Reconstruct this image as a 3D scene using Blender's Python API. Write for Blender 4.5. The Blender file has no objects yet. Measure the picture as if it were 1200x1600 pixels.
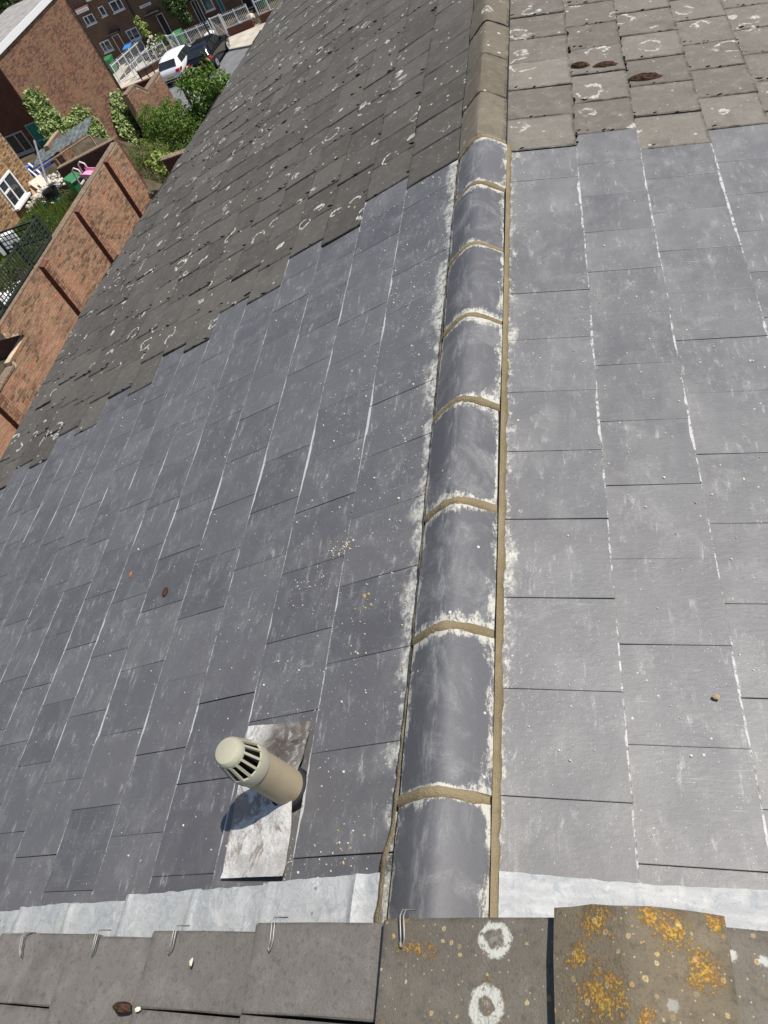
import bpy, math, random
import numpy as np
from mathutils import Vector, Matrix, noise as mnoise

random.seed(7)
rng = np.random.default_rng(7)
S = bpy.context.scene
COL = S.collection
CZ = 14.3                      # eye height above the street

# ------------------------------------------------------------------ camera
M = ((0.92919915, 0.10812208, -0.3534099),
     (-0.13642781, -0.78836293, -0.59989278),
     (-0.34347692, 0.6056348, -0.7177953))
cam_d = bpy.data.cameras.new('camera')
cam = bpy.data.objects.new('camera', cam_d)
COL.objects.link(cam)
r_, d_, f_ = (Vector(a) for a in M)
cam.matrix_world = Matrix(((r_.x, -d_.x, -f_.x, 0), (r_.y, -d_.y, -f_.y, 0), (r_.z, -d_.z, -f_.z, CZ), (0, 0, 0, 1)))
cam_d.sensor_fit = 'VERTICAL'
cam_d.sensor_height = 36
cam_d.lens = 36 * 1204.56 / 1600
cam_d.clip_start = 0.05
cam_d.clip_end = 1500
S.camera = cam

# ------------------------------------------------------------------ light
EL, AZ = math.radians(62), math.radians(12.5)       # AZ measured from +X towards +Y
SUN = Vector((math.cos(EL) * math.cos(AZ), math.cos(EL) * math.sin(AZ), math.sin(EL)))
W = bpy.data.worlds.new('World')
S.world = W
W.use_nodes = True
wn = W.node_tree.nodes
sky = wn.new('ShaderNodeTexSky')
sky.sky_type = 'NISHITA'
sky.sun_disc = False
sky.sun_elevation = EL
sky.sun_rotation = math.pi / 2 - AZ
W.node_tree.links.new(sky.outputs[0], wn['Background'].inputs[0])
wn['Background'].inputs[1].default_value = 0.085
sun_d = bpy.data.lights.new('sun', 'SUN')
sun_d.energy = 4.2
sun_d.angle = math.radians(0.53)
sun_d.color = (1.0, 0.955, 0.89)
sun = bpy.data.objects.new('sun', sun_d)
COL.objects.link(sun)
sun.rotation_euler = SUN.to_track_quat('Z', 'Y').to_euler()
sun.location = (20, 5, 60)
S.view_settings.view_transform = 'Standard'
S.view_settings.look = 'None'
S.view_settings.gamma = 1
S.view_settings.exposure = 0.35
S.view_settings.use_curve_mapping = False

# ------------------------------------------------------------------ helpers
WL = {}                        # world location of every empty / parent


def wl(o):
    return WL.get(o.name, Vector((0, 0, 0)))


def tag(o, label=None, cat=None, group=None, kind=None):
    if label: o['label'] = label
    if cat: o['category'] = cat
    if group: o['group'] = group
    if kind: o['kind'] = kind
    return o


def thing(name, loc, label, cat, group=None, rz=0.0):
    o = bpy.data.objects.new(name, None)
    o.empty_display_size = .2
    o.location = loc
    o.rotation_euler = (0, 0, rz)
    COL.objects.link(o)
    WL[o.name] = Vector(loc)
    return tag(o, label, cat, group)


class MB:
    def __init__(s):
        s.v = []; s.f = []; s.uv = []

    def add(s, vs, fs):
        b = len(s.v)
        s.v += [tuple(v) for v in vs]
        s.f += [tuple(i + b for i in f) for f in fs]
        return s

    def box(s, c, d, rz=0.0, rot=None):
        x, y, z = d[0] / 2, d[1] / 2, d[2] / 2
        R = rot if rot is not None else Matrix.Rotation(rz, 3, 'Z')
        c = Vector(c)
        vs = [c + R @ Vector(p) for p in ((-x, -y, -z), (x, -y, -z), (x, y, -z), (-x, y, -z), (-x, -y, z), (x, -y, z), (x, y, z), (-x, y, z))]
        return s.add(vs, [(0, 3, 2, 1), (4, 5, 6, 7), (0, 1, 5, 4), (1, 2, 6, 5), (2, 3, 7, 6), (3, 0, 4, 7)])

    def bar(s, a, b, w, h=None, up=(0, 0, 1)):
        a, b = Vector(a), Vector(b)
        d = b - a
        x = d.normalized()
        u = Vector(up)
        if abs(x.dot(u)) > .98: u = Vector((1, 0, 0))
        y = u.cross(x).normalized()
        z = x.cross(y)
        R = Matrix((x, y, z)).transposed()
        return s.box((a + b) / 2, (d.length, w, h or w), rot=R)

    def prism(s, poly, axis, a, b):
        n = len(poly)
        def P(p, t):
            return {0: (t, p[0], p[1]), 1: (p[0], t, p[1]), 2: (p[0], p[1], t)}[axis]
        vs = [P(p, a) for p in poly] + [P(p, b) for p in poly]
        fs = [tuple(range(n))[::-1], tuple(range(n, 2 * n))] + [(i, (i + 1) % n, n + (i + 1) % n, n + i) for i in range(n)]
        return s.add(vs, fs)

    def tube(s, pts, r, seg=8, cap=True):
        pts = [Vector(p) for p in pts]
        rs = r if isinstance(r, (list, tuple)) else [r] * len(pts)
        b = len(s.v)
        prev = None
        for i, p in enumerate(pts):
            t = (pts[min(i + 1, len(pts) - 1)] - pts[max(i - 1, 0)]).normalized()
            if prev is None:
                prev = t.orthogonal().normalized()
            prev = (prev - t * prev.dot(t)).normalized()
            q = t.cross(prev)
            for k in range(seg):
                a = 2 * math.pi * k / seg
                s.v.append(tuple(p + (prev * math.cos(a) + q * math.sin(a)) * rs[i]))
        for i in range(len(pts) - 1):
            for k in range(seg):
                s.f.append((b + i * seg + k, b + i * seg + (k + 1) % seg, b + (i + 1) * seg + (k + 1) % seg, b + (i + 1) * seg + k))
        if cap:
            s.f.append(tuple(b + k for k in range(seg))[::-1])
            s.f.append(tuple(b + (len(pts) - 1) * seg + k for k in range(seg)))
        return s

    def lathe(s, prof, c, seg=32, axis=None):
        b = len(s.v)
        for (r, z) in prof:
            for k in range(seg):
                a = 2 * math.pi * k / seg
                p = Vector((r * math.cos(a), r * math.sin(a), z))
                if axis is not None: p = axis @ p
                s.v.append(tuple(Vector(c) + p))
        for i in range(len(prof) - 1):
            for k in range(seg):
                s.f.append((b + i * seg + k, b + i * seg + (k + 1) % seg, b + (i + 1) * seg + (k + 1) % seg, b + (i + 1) * seg + k))
        return s

    def blob(s, c, r, seed=0, sq=(1, 1, 1), n=1):
        t = (1 + 5 ** .5) / 2
        ico = [(-1, t, 0), (1, t, 0), (-1, -t, 0), (1, -t, 0), (0, -1, t), (0, 1, t), (0, -1, -t), (0, 1, -t), (t, 0, -1), (t, 0, 1), (-t, 0, -1), (-t, 0, 1)]
        fs = [(0, 11, 5), (0, 5, 1), (0, 1, 7), (0, 7, 10), (0, 10, 11), (1, 5, 9), (5, 11, 4), (11, 10, 2), (10, 7, 6), (7, 1, 8), (3, 9, 4), (3, 4, 2), (3, 2, 6), (3, 6, 8), (3, 8, 9), (4, 9, 5), (2, 4, 11), (6, 2, 10), (8, 6, 7), (9, 8, 1)]
        rr = random.Random(seed)
        vs = []
        for p in ico:
            q = Vector(p).normalized() * r * rr.uniform(.65, 1.15)
            vs.append((c[0] + q.x * sq[0], c[1] + q.y * sq[1], c[2] + q.z * sq[2]))
        return s.add(vs, fs)

    def mesh(s, name, off=Vector((0, 0, 0)), smooth=False):
        me = bpy.data.meshes.new(name)
        me.from_pydata([(v[0] - off[0], v[1] - off[1], v[2] - off[2]) for v in s.v], [], s.f)
        if smooth:
            me.polygons.foreach_set('use_smooth', [True] * len(me.polygons))
        me.update()
        return me

    def build(s, name, mat, parent=None, loc=None, smooth=False, kind=None, local=False):
        """vertices are world coordinates (or the parent's own with local=True)"""
        off = Vector((0, 0, 0))
        if loc is not None and not local: off = Vector(loc)
        base = wl(parent) if parent is not None else Vector((0, 0, 0))
        if parent is not None and not local and loc is None: off = base
        me = s.mesh(name, off, smooth)
        me.materials.append(mat)
        o = bpy.data.objects.new(name, me)
        COL.objects.link(o)
        if parent is not None:
            o.parent = parent
            if loc is not None: o.location = Vector(loc) - base
            WL[o.name] = base + o.location
        else:
            if loc is not None: o.location = loc
            WL[o.name] = Vector(o.location)
        if kind: o['kind'] = kind
        return o


def smooth_angle(o, deg=35):
    me = o.data
    me.polygons.foreach_set('use_smooth', [True] * len(me.polygons))
    try:
        me.set_sharp_from_angle(angle=math.radians(deg))
    except Exception:
        pass
    return o


# ------------------------------------------------------------------ materials
class NT:
    def __init__(s, name):
        s.m = bpy.data.materials.new(name)
        s.m.use_nodes = True
        s.t = s.m.node_tree
        s.b = s.t.nodes['Principled BSDF']

    def n(s, typ, **kw):
        o = s.t.nodes.new(typ)
        for k, v in kw.items():
            if k.startswith('i_'):
                key = k[2:]
                o.inputs[int(key) if key.isdigit() else key.replace('_', ' ')].default_value = v
            else:
                setattr(o, k, v)
        return o

    def l(s, a, b):
        s.t.links.new(a, b)

    def inp(s, sock, v):
        if hasattr(v, 'is_linked') or isinstance(v, bpy.types.NodeSocket): s.l(v, sock)
        else: sock.default_value = v

    def math(s, op, a, b=0.0, c=None, clamp=False):
        o = s.n('ShaderNodeMath', operation=op, use_clamp=clamp)
        s.inp(o.inputs[0], a); s.inp(o.inputs[1], b)
        if c is not None: s.inp(o.inputs[2], c)
        return o.outputs[0]

    def mix(s, fac, a, b, blend='MIX'):
        o = s.n('ShaderNodeMix', data_type='RGBA', blend_type=blend)
        s.inp(o.inputs[0], fac)
        s.inp(o.inputs[6], a if not isinstance(a, tuple) else (*a[:3], 1))
        s.inp(o.inputs[7], b if not isinstance(b, tuple) else (*b[:3], 1))
        return o.outputs[2]

    def step(s, v, lo, hi):
        o = s.n('ShaderNodeMapRange', interpolation_type='SMOOTHSTEP')
        s.inp(o.inputs[0], v); s.inp(o.inputs[1], lo); s.inp(o.inputs[2], hi)
        return o.outputs[0]

    def noise(s, vec, scale, detail=4, rough=.55, dist=0.0):
        o = s.n('ShaderNodeTexNoise')
        s.l(vec, o.inputs['Vector'])
        o.inputs['Scale'].default_value = scale
        o.inputs['Detail'].default_value = detail
        o.inputs['Roughness'].default_value = rough
        o.inputs['Distortion'].default_value = dist
        return o.outputs[0]

    def vor(s, vec, scale, feature='F1', rnd=1.0):
        o = s.n('ShaderNodeTexVoronoi', feature=feature)
        s.l(vec, o.inputs['Vector'])
        o.inputs['Scale'].default_value = scale
        o.inputs['Randomness'].default_value = rnd
        return o

    def pos(s):
        return s.n('ShaderNodeNewGeometry').outputs['Position']

    def island(s):
        return s.n('ShaderNodeNewGeometry').outputs['Random Per Island']

    def objrand(s):
        return s.n('ShaderNodeObjectInfo').outputs['Random']

    def sep(s, v):
        o = s.n('ShaderNodeSeparateXYZ')
        s.l(v, o.inputs[0])
        return o.outputs

    def scalevec(s, v, sc):
        o = s.n('ShaderNodeMapping')
        s.l(v, o.inputs[0])
        o.inputs['Scale'].default_value = sc
        return o.outputs[0]

    def ramp(s, fac, stops):
        o = s.n('ShaderNodeValToRGB')
        s.l(fac, o.inputs[0])
        e = o.color_ramp.elements
        while len(e) < len(stops): e.new(.5)
        for i, (p, c) in enumerate(stops):
            e[i].position = p; e[i].color = (*c, 1)
        return o.outputs[0]

    def bump(s, h, strength, dist):
        o = s.n('ShaderNodeBump')
        s.l(h, o.inputs['Height'])
        o.inputs['Strength'].default_value = strength
        o.inputs['Distance'].default_value = dist
        s.l(o.outputs[0], s.b.inputs['Normal'])

    def out(s, col, rough=.6, spec=.5, metal=0.0):
        s.inp(s.b.inputs['Base Color'], col if not isinstance(col, tuple) else (*col[:3], 1))
        s.inp(s.b.inputs['Roughness'], rough)
        s.inp(s.b.inputs['Specular IOR Level'], spec)
        s.inp(s.b.inputs['Metallic'], metal)
        return s.m


def plain(name, col, rough=.6, spec=.5, metal=0.0, var=.18, scale=12.0, bump=0.0):
    n = NT(name)
    p = n.pos()
    z = n.noise(p, scale, 5)
    c = n.mix(n.step(z, .3, .7), tuple(x * (1 - var) for x in col), tuple(min(1, x * (1 + var)) for x in col))
    if bump: n.bump(z, bump, .01)
    return n.out(c, rough, spec, metal)


def slate_material():
    n = NT('fibre_cement_slate')
    p = n.pos()
    x, y, z = n.sep(p)
    uv = n.sep(n.n('ShaderNodeUVMap').outputs[0])
    rnd = n.objrand()
    big = n.noise(p, 1.7, 4, .6)
    mid = n.noise(p, 9, 6, .65)
    fine = n.noise(p, 210, 3, .65)
    base = n.mix(rnd, (.072, .069, .073), (.110, .106, .107))
    dust = n.noise(p, 330, 2, .6)
    pow_ = n.step(dust, .44, .62)
    south = n.step(x, -.72, -.58)
    base = n.mix(n.math('MULTIPLY', n.step(big, .35, .75), .5), base, (.110, .110, .112))
    base = n.mix(n.math('MULTIPLY', n.step(mid, .42, .72), .30), base, (.125, .125, .128))
    base = n.mix(n.math('MULTIPLY', n.step(fine, .45, .75), .5), base, (.052, .053, .06))
    base = n.mix(n.math('MULTIPLY', n.step(fine, .60, .78), .5), base, (.34, .34, .33))
    # dust left near the head of each slate and blurred bloom patches
    head = n.math('MULTIPLY', n.step(uv[0], .35, .0), n.step(mid, .3, .7))
    base = n.mix(n.math('MULTIPLY', head, .22), base, (.23, .23, .22))
    cloud = n.noise(n.scalevec(p, (3.4, 3.0, 3.4)), 2.3, 8, .72, .5)
    base = n.mix(n.math('MULTIPLY', n.math('MULTIPLY', n.step(cloud, .46, .74), n.math('ADD', .25, n.math('MULTIPLY', pow_, .75))), n.math('ADD', .36, n.math('MULTIPLY', south, .14))), base, (.32, .315, .30))
    st = n.noise(n.scalevec(p, (18, 4, 18)), 2.2, 9, .78, .3)
    base = n.mix(n.math('MULTIPLY', n.math('MULTIPLY', n.step(st, .54, .68), n.step(cloud, .40, .58)), n.math('ADD', .35, n.math('MULTIPLY', pow_, .5))), base, (.44, .435, .41))
    south_lift = n.math('MULTIPLY', south, n.math('ADD', .06, n.math('MULTIPLY', n.step(n.noise(n.scalevec(p, (2.6, 1.1, 2.6)), 1.8, 6, .7), .38, .68), .20)))  # pale tone on the sunlit slope only, brightening it through the colour
    base = n.mix(south_lift, base, (.27, .265, .25))
    # a rubbed or wiped streak here and there
    wipe = n.noise(n.scalevec(p, (2.5, 34, 2.5)), 2.4, 5, .65, .8)
    base = n.mix(n.math('MULTIPLY', n.math('MULTIPLY', n.step(wipe, .62, .74), n.step(big, .46, .6)), .42), base, (.42, .41, .38))
    # lime flecks along the tail edge of a slate
    en = n.noise(n.scalevec(p, (30, 22, 30)), 1.6, 8, .78, .3)
    en = n.math('ADD', en, n.math('MULTIPLY', n.step(x, -.66, -.9), .055))
    grp = n.noise(n.scalevec(p, (.6, 3.4, .6)), 1.0, 3, .6)
    ew = n.math('SUBTRACT', .986, n.math('MULTIPLY', n.step(grp, .45, .75), .035))
    edge = n.step(uv[0], ew, n.math('ADD', ew, .008))
    edge_m = n.math('MULTIPLY', edge, n.step(n.math('ADD', en, n.math('MULTIPLY', n.math('SUBTRACT', grp, .5), .4)), .465, .56))
    base = n.mix(n.math('MULTIPLY', edge_m, .68), base, (.58, .58, .56))
    # cement smears along both flanks of the ridge
    dl = n.math('SUBTRACT', -0.790, x)
    dr = n.math('SUBTRACT', x, -0.503)
    sm = n.noise(n.scalevec(p, (20, 13, 20)), 2.0, 10, .82, .3)
    sm2 = n.noise(n.scalevec(p, (3, 3, 3)), 1.5, 3, .6)
    gr = n.noise(p, 95, 4, .75)
    nl = n.math('MULTIPLY', n.step(dl, n.math('ADD', .06, n.math('MULTIPLY', n.step(sm2, .34, .7), .20)), .0), n.step(dl, -.04, -.01))
    nr = n.math('MULTIPLY', n.step(dr, n.math('ADD', .03, n.math('MULTIPLY', n.step(sm2, .35, .7), .15)), .0), n.step(dr, -.02, .0))
    near = n.math('MAXIMUM', nl, nr)
    thr = n.math('SUBTRACT', .74, n.math('MULTIPLY', near, .26))
    sg = n.math('ADD', n.math('MULTIPLY', sm, .72), n.math('MULTIPLY', gr, .28))
    smear = n.math('MULTIPLY', n.step(sg, thr, n.math('ADD', thr, .10)), n.step(near, .0, .15))
    base = n.mix(n.math('MULTIPLY', smear, n.math('ADD', .5, n.math('MULTIPLY', pow_, .35))), base, (.58, .57, .51))
    tight = n.math('MULTIPLY', n.math('MULTIPLY', n.step(near, .80, .98), n.step(sm, .42, .5)), n.step(sm2, n.math('ADD', .40, n.math('MULTIPLY', south, .10)), n.math('ADD', .52, n.math('MULTIPLY', south, .1))))
    base = n.mix(n.math('MULTIPLY', tight, .45), base, (.62, .60, .52))
    wide = n.math('MULTIPLY', n.math('MAXIMUM', n.math('MULTIPLY', n.step(dl, .50, .05), n.step(dl, -.04, 0)), n.math('MULTIPLY', n.step(dr, .34, .03), n.step(dr, -.02, 0))), n.step(big, .36, .58))
    lace = n.noise(n.scalevec(p, (16, 9, 16)), 2.4, 10, .84, .5)
    lt = n.math('SUBTRACT', .70, n.math('MULTIPLY', wide, .15))
    base = n.mix(n.math('MULTIPLY', n.math('MULTIPLY', n.step(lace, lt, n.math('ADD', lt, .09)), n.step(wide, 0, .2)), .55), base, (.47, .465, .43))
    # pin-head splashes
    v = n.vor(p, 42)
    cr = n.sep(v.outputs['Color'])
    dot = n.math('MULTIPLY', n.step(v.outputs['Distance'], n.math('MULTIPLY', cr[1], .2), n.math('MULTIPLY', cr[1], .1)), n.step(cr[0], .84, .87))
    base = n.mix(n.math('MULTIPLY', dot, .65), base, (.6, .6, .57))
    v2 = n.vor(p, 120)
    cr2 = n.sep(v2.outputs['Color'])
    dens = n.math('MULTIPLY', n.step(big, .40, .62), .20)
    dot2 = n.math('MULTIPLY', n.step(v2.outputs['Distance'], .24, .1), n.step(cr2[0], n.math('SUBTRACT', .96, dens), n.math('SUBTRACT', .985, dens)))
    base = n.mix(n.math('MULTIPLY', dot2, .6), base, (.5, .49, .45))
    riven = n.noise(n.scalevec(p, (1, 1.8, 1)), 42, 5, .6)
    h = n.math('ADD', riven, n.math('MULTIPLY', fine, .35))
    n.bump(h, .28, .004)
    rough = n.math('ADD', .43, n.math('MULTIPLY', mid, .2))
    return n.out(base, n.math('ADD', rough, .03), .78)


def concrete_tile(name, lo, hi, rings=1.0, orange=0.0, centres=(), moss=.5, ring_scale=4.2, marks=(), grain=1.0):
    n = NT(name)
    p = n.pos()
    flat = n.scalevec(p, (1.04, 1, 0))
    rnd = n.objrand()
    big = n.noise(p, 1.3, 5, .6)
    mid = n.noise(p, 14, 6, .65)
    fine = n.noise(p, 230, 3, .65)
    base = n.mix(rnd, lo, hi)
    base = n.mix(n.step(big, .35, .7), n.mix(.25, base, tuple(c * .6 for c in lo)), base)
    base = n.mix(n.math('MULTIPLY', n.step(mid, .45, .75), .4), base, tuple(c * 1.4 for c in hi))
    base = n.mix(n.math('MULTIPLY', n.step(n.noise(p, 4.5, 6, .7), .5, .72), .45), base, tuple(c * .55 for c in lo))
    base = n.mix(n.math('MULTIPLY', n.step(n.noise(p, 60, 5, .7), .5, .7), min(.6, .4 * grain)), base, tuple(c * .55 for c in lo))
    base = n.mix(n.math('MULTIPLY', n.step(fine, .50, .78), .45 * grain), base, tuple(c * .45 for c in lo))
    base = n.mix(n.math('MULTIPLY', n.step(fine, .62, .78), .35 * grain), base, tuple(min(1, c * 2.2) for c in hi))
    uv = n.sep(n.n('ShaderNodeUVMap').outputs[0])
    dirt = n.math('MAXIMUM', n.math('MAXIMUM', n.step(uv[1], .055, .0), n.step(uv[1], .945, 1.0)), n.step(uv[0], .93, 1.0))
    dirt = n.math('MULTIPLY', dirt, n.step(n.noise(p, 18, 5, .7), .36, .62))
    base = n.mix(n.math('MULTIPLY', dirt, .75 if rings else .35), base, (.03, .027, .022))
    # dark moss stains
    ms = n.noise(n.scalevec(p, (3, 1.2, 3)), 5, 6, .7)
    base = n.mix(n.math('MULTIPLY', n.step(ms, .62, .72), moss), base, (.03, .026, .02))
    wob = n.noise(p, 26, 4, .6)
    if rings:
        for sc, rr, keep, wd, seedoff in ((ring_scale, .19, .42, .030, 0.0), (ring_scale * 1.3, .17, .55, .036, 3.7), (ring_scale * .8, .16, .62, .028, 7.9)):
            mp = n.n('ShaderNodeMapping')
            n.l(flat, mp.inputs[0])
            mp.inputs['Location'].default_value = (seedoff, seedoff * .6, 0)
            v = n.vor(mp.outputs[0], sc)
            c = n.sep(v.outputs['Color'])
            rad = n.math('ADD', rr * .6, n.math('MULTIPLY', c[1], rr * .9))
            d = n.math('ADD', v.outputs['Distance'], n.math('MULTIPLY', n.math('SUBTRACT', n.noise(p, 17, 5, .65), .5), .30))
            e = n.math('ABSOLUTE', n.math('SUBTRACT', d, rad))
            ring = n.math('MULTIPLY', n.step(e, wd, wd * .45), n.step(c[0], keep, keep + .02))
            crescent = n.math('MULTIPLY', n.step(n.noise(flat, 9, 2), .44, .53), n.math('ADD', .35, n.math('MULTIPLY', n.step(n.noise(p, 70, 4, .7), .38, .58), .65)))
            base = n.mix(n.math('MULTIPLY', n.math('MULTIPLY', ring, crescent), .85 * rings), base, (.66, .65, .58))
        v = n.vor(flat, 17)
        c = n.sep(v.outputs['Color'])
        spot = n.math('MULTIPLY', n.step(n.math('ADD', v.outputs['Distance'], n.math('MULTIPLY', n.math('SUBTRACT', wob, .5), .3)), .17, .1), n.step(c[0], .83, .85))
        base = n.mix(n.math('MULTIPLY', spot, .8 * rings), base, (.6, .59, .53))
        v = n.vor(flat, 46)
        c = n.sep(v.outputs['Color'])
        spot = n.math('MULTIPLY', n.step(v.outputs['Distance'], .22, .12), n.step(c[0], .93, .95))
        base = n.mix(n.math('MULTIPLY', spot, .7), base, (.52, .51, .46))
    if orange:
        patch = n.noise(p, 7.5, 3, .5)
        gran = n.math('ADD', n.math('MULTIPLY', n.noise(p, 42, 5, .7), .45), n.math('MULTIPLY', n.noise(p, 170, 4, .75), .55))
        thr = n.math('SUBTRACT', 1.17 - .05 * orange, n.math('MULTIPLY', patch, .98))
        dens = None
        for (ox, oy, orad) in centres:
            vd = n.n('ShaderNodeVectorMath', operation='DISTANCE')
            n.l(n.scalevec(p, (1, 1, 0)), vd.inputs[0]); vd.inputs[1].default_value = (ox, oy, 0)
            q = n.step(vd.outputs['Value'], orad, 0)
            dens = q if dens is None else n.math('MAXIMUM', dens, q)
        if dens is not None: thr = n.math('SUBTRACT', .68, n.math('MULTIPLY', dens, .27))
        m = n.step(gran, thr, n.math('ADD', thr, .085))
        crust = m
        oc = n.mix(n.step(n.noise(p, 24, 3), .42, .6), (.40, .215, .055), (.47, .30, .045))
        oc = n.mix(n.step(n.noise(p, 190, 3, .6), .42, .62), tuple(c * .55 for c in (.40, .215, .055)), oc)
        base = n.mix(n.math('MULTIPLY', m, .92), base, oc)
        v = n.vor(p, 52)
        c = n.sep(v.outputs['Color'])
        dd = n.math('ADD', v.outputs['Distance'], n.math('MULTIPLY', n.math('SUBTRACT', gran, .5), .8))
        sp = n.math('MULTIPLY', n.math('MULTIPLY', n.step(dd, .26, .18), n.math('ADD', .45, n.math('MULTIPLY', n.step(dd, .08, .16), .55))), n.step(c[0], .80 - .08 * orange, .84))
        oc2 = n.mix(c[1], (.46, .27, .10), (.50, .42, .22))
        base = n.mix(n.math('MULTIPLY', sp, .85), base, oc2)
        v = n.vor(p, 120)
        c = n.sep(v.outputs['Color'])
        sp = n.math('MULTIPLY', n.step(v.outputs['Distance'], .26, .14), n.step(c[0], .80, .84))
        base = n.mix(n.math('MULTIPLY', sp, .7), base, n.mix(c[1], (.42, .30, .12), (.46, .42, .30)))
        v = n.vor(p, 21)
        c = n.sep(v.outputs['Color'])
        dd = n.math('ADD', v.outputs['Distance'], n.math('MULTIPLY', n.math('SUBTRACT', gran, .5), .6))
        sp = n.math('MULTIPLY', n.step(dd, .22, .14), n.step(c[0], .9, .92))
        base = n.mix(n.math('MULTIPLY', sp, .8), base, (.50, .51, .48))
    for (mx, my, mz, rad, inner) in marks:                # single large round lichens
        vd = n.n('ShaderNodeVectorMath', operation='DISTANCE')
        n.l(p, vd.inputs[0]); vd.inputs[1].default_value = (mx, my, mz)
        gr = n.noise(p, 75, 5, .7)
        d = n.math('ADD', vd.outputs['Value'], n.math('ADD', n.math('MULTIPLY', n.math('SUBTRACT', gr, .5), .022), n.math('MULTIPLY', n.math('SUBTRACT', n.noise(p, 28, 4, .6), .5), .026)))
        ring = n.math('MULTIPLY', n.math('MULTIPLY', n.step(d, rad, rad * .85), n.step(d, inner * .85, inner * 1.12)), n.step(gr, .36, .46))
        core = n.math('MULTIPLY', n.step(d, inner, 0), n.step(gr, .50, .58))
        base = n.mix(n.math('MULTIPLY', n.math('MAXIMUM', ring, n.math('MULTIPLY', core, .7)), .85), base, (.55, .55, .48))
    h = n.math('ADD', n.math('MULTIPLY', fine, .7), mid)
    if orange: h = n.math('ADD', h, n.math('MULTIPLY', crust, .5))
    n.bump(h, .6, .005)
    return n.out(base, .9, .25)


def brick_material(name, stops, mortar_tint=None, patch=None, patch_amt=.6):
    n = NT(name)
    p = n.pos()
    isl = n.island()
    c = n.ramp(isl, stops)
    z = n.noise(p, 55, 5)
    c = n.mix(n.math('MULTIPLY', n.step(z, .4, .7), .3), c, (.06, .045, .035))
    if patch:
        b = n.noise(p, .85, 3, .55)
        c = n.mix(n.math('MULTIPLY', n.step(b, .50, .62), patch_amt), c, patch)
    n.bump(z, .4, .01)
    return n.out(c, .9, .2)


def brick_texture(name, c1, c2, mortar):
    n = NT(name)
    p = n.sep(n.pos())
    cb = n.n('ShaderNodeCombineXYZ')
    n.l(n.math('ADD', p[0], p[1]), cb.inputs[0])
    n.l(p[2], cb.inputs[1])
    b = n.n('ShaderNodeTexBrick')
    n.l(cb.outputs[0], b.inputs['Vector'])
    b.inputs['Color1'].default_value = (*c1, 1); b.inputs['Color2'].default_value = (*c2, 1); b.inputs['Mortar'].default_value = (*mortar, 1)
    b.inputs['Scale'].default_value = 1
    b.inputs['Brick Width'].default_value = .225; b.inputs['Row Height'].default_value = .075; b.inputs['Mortar Size'].default_value = .007
    z = n.noise(n.pos(), 1.3, 5)
    c = n.mix(n.math('MULTIPLY', n.step(z, .35, .7), .4), b.outputs[0], tuple(x * .5 for x in c1))
    n.bump(b.outputs['Fac'], -.4, .006)
    return n.out(c, .9, .2)


def leaf_material(name, dark, light, trans=.35, rough=.45):
    n = NT(name)
    isl = n.island()
    c = n.ramp(isl, [(0, dark), (.55, tuple((a + b) / 2 for a, b in zip(dark, light))), (1, light)])
    n.out(c, rough, .4)
    tr = n.n('ShaderNodeBsdfTranslucent')
    n.l(n.mix(.5, c, (.16, .26, .02)), tr.inputs[0])
    ms = n.n('ShaderNodeMixShader')
    ms.inputs[0].default_value = trans
    n.l(n.b.outputs[0], ms.inputs[1]); n.l(tr.outputs[0], ms.inputs[2])
    n.l(ms.outputs[0], n.t.nodes['Material Output'].inputs[0])
    return n.m


def lead_material(name, dirty):
    n = NT(name)
    p = n.pos()
    a = n.noise(p, 9, 6, .65, .8)
    b = n.noise(p, 22, 6, .7, 1.2)
    f = n.noise(p, 150, 3)
    c = n.mix(n.step(a, .38, .62), (.29, .305, .31), (.39, .395, .39))
    c = n.mix(n.math('MULTIPLY', n.objrand(), .45), c, (.52, .52, .51))
    c = n.mix(n.math('MULTIPLY', n.step(n.noise(p, 12, 5, .7, 2.0), .60, .68), .6), c, (.60, .60, .59))
    c = n.mix(n.math('MULTIPLY', n.step(b, .52, .62), .55), c, (.25, .29, .315))
    c = n.mix(n.math('MULTIPLY', n.step(n.noise(p, 5, 6, .7, 1.5), .56, .66), .6), c, (.52, .52, .50))
    if dirty:
        d = n.noise(p, 6.5, 7, .7, .5)
        d2 = n.noise(p, 3.4, 4, .6)
        c = n.mix(n.step(b, .4, .6), (.50, .485, .455), (.66, .645, .61))
        c = n.mix(n.math('MULTIPLY', n.step(d, .51, .59), .8), c, (.20, .155, .115))
        vd = n.n('ShaderNodeVectorMath', operation='DISTANCE'); n.l(p, vd.inputs[0]); vd.inputs[1].default_value = (-1.22, .83, 12.21)
        near = n.math('ADD', n.step(vd.outputs['Value'], .21, .05), n.math('MULTIPLY', n.step(d2, .5, .6), .35))
        c = n.mix(n.math('MULTIPLY', n.math('MULTIPLY', near, n.step(b, .30, .50)), .92), c, (.075, .06, .048))
        c = n.mix(n.math('MULTIPLY', n.step(f, .6, .72), .5), c, (.09, .075, .06))
    v = n.vor(p, 28)
    cc = n.sep(v.outputs['Color'])
    dot = n.math('MULTIPLY', n.step(v.outputs['Distance'], .16, .1), n.step(cc[0], .88, .9))
    c = n.mix(n.math('MULTIPLY', dot, .7), c, (.14, .12, .1))
    cr_ = n.noise(n.scalevec(p, (4, 14, 4)), 3, 6, .7, 1.0)
    n.bump(n.math('ADD', n.math('ADD', a, n.math('MULTIPLY', b, .6)), cr_), .5, .012)
    return n.out(c, .55, .4, .05)


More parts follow.
